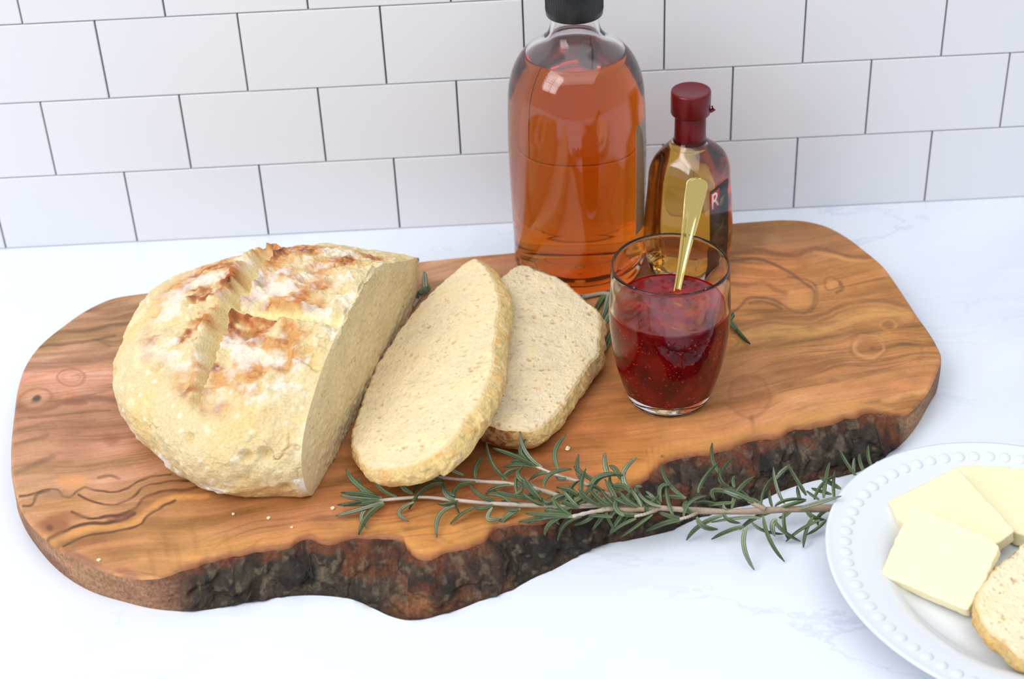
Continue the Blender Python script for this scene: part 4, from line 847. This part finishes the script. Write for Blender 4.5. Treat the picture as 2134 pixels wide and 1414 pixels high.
sprig('longest rosemary sprig, its tip at the far left and woody stem running under the plate', [([c5(*q) for q in ((390, 577), (550, 562), (720, 552), (950, 575), (1240, 600), (1500, 612), (1750, 622), (2000, 612))] + [c6(*q) for q in ((120, 610), (300, 618), (520, 632), (800, 652), (1080, 660), (1270, 652), (1500, 642), (1800, 632), (2000, 620))], .0009, .0022)], LA, 1)
sprig('pale stemmed rosemary sprig whose tip lies just in front of the long bread slice', [([c5(*q) for q in ((820, 402), (970, 420), (1140, 436), (1390, 456), (1560, 492), (1720, 542), (1900, 600), (2134, 618))] + [c6(*q) for q in ((180, 630), (400, 640))], .0009, .0017)], LB, 2, .002)
sprig('rosemary sprig with its tip just in front of the shorter bread slice', [([c5(*q) for q in ((1555, 325), (1660, 370), (1750, 402), (1900, 445), (2060, 522), (2134, 545))] + [c6(*q) for q in ((100, 560), (300, 600))], .0008, .0014)], LC, 3, .003)
sprig('lowest short rosemary sprig with pale stem at the edge of the bark', [([c5(*q) for q in ((1820, 697), (1940, 668), (2134, 632))] + [c6(*q) for q in ((80, 645), (200, 630))], .0010, .0015), ([c6(*q) for q in ((330, 695), (400, 680), (500, 645))], .0008, .0010), ([c6(*q) for q in ((660, 715), (720, 700), (800, 665))], .0008, .0010)], LD, 4, .001)
sprig('short bright rosemary side shoot rising in front of the bark, right of the bunch', [([c6(*q) for q in ((1060, 500), (1140, 550), (1210, 600), (1300, 642))], .0010, .0015)], LE, 5, .0025)
# two sprigs lying behind the bread and the glass
def back_sprig(label, stem, leaves, z, seed):
    root = empty('rosemary_sprig', up(*stem[0], z), label, 'rosemary'); W3 = smooth_poly([up(x, y, z) for x, y in stem], 30); V, F = tube(W3, np.linspace(.0016, .0011, 30), 8)
    mesh_np('stem', V, F, M_stem, root, col=np.tile(lin((150, 140, 122)), (len(V), 1)))
    for k, (b, m, t, dz) in enumerate(leaves): leaf_obj(up(*b, z), up(*m, z + dz * .6), up(*t, z + dz), root, .0021, seed * 100 + k)
back_sprig('rosemary sprig behind the jam glass with leaves showing at both of its sides', [(1212, 619), (1262, 611), (1330, 640), (1420, 668), (1524, 668)],
    [((1262, 612), (1250, 628), (1238, 652), 0), ((1268, 612), (1262, 640), (1250, 672), 0), ((1300, 630), (1270, 655), (1254, 690), 0), ((1522, 668), (1538, 692), (1563, 716), 0), ((1520, 664), (1524, 672), (1534, 688), .002), ((1515, 668), (1523, 660), (1528, 652), .004), ((1310, 640), (1282, 680), (1262, 720), 0), ((1290, 625), (1275, 690), (1258, 735), 0)], BT + .0022, 7)
back_sprig('small rosemary sprig between the loaf and the long bread slice', [(888, 602), (872, 622), (860, 640)],
    [((886, 604), (886, 588), (884, 566), .004), ((884, 606), (874, 610), (872, 620), .002), ((890, 602), (892, 598), (888, 610), .002), ((862, 552), (868, 545), (872, 538), .003), ((888, 600), (880, 606), (876, 612), .003)], BT + .003, 8)
# crumbs on the board
for k, (x, y, s_) in enumerate(((1183, 934, .0014), (693, 1058, .0012), (560, 1078, .0010), (608, 1098, .0008), (206, 1166, .0010), (486, 1070, .0009))):
    bm = bmesh.new(); bmesh.ops.create_icosphere(bm, subdivisions=2, radius=s_)
    for v in bm.verts: v.co *= 1 + .35 * random.uniform(-1, 1); v.co.z *= .7
    me = bpy.data.meshes.new('crumb'); bm.to_mesh(me); bm.free(); me.materials.append(simple('crumb_pale', (240, 222, 190), .8) if k == 0 else crumb_m)
    crumb_m = me.materials[0]; o = bpy.data.objects.new('bread_crumb', me); COL.objects.link(o); o.location = list(up(x, y, BT + s_ * .55))
    o['label'] = ('pale bread crumb on the board below the shorter slice', 'tiny crumb by the front corner of the loaf, next to the rosemary tip', 'tiny crumb in front of the middle of the loaf', 'tiniest crumb, nearest the bark in front of the loaf',
                  'lone tiny crumb at the left front edge of the board', 'tiny crumb lying close under the loaf, leftmost of those before it')[k]; o['category'] = 'crumb'; o['group'] = 'crumbs on the board'
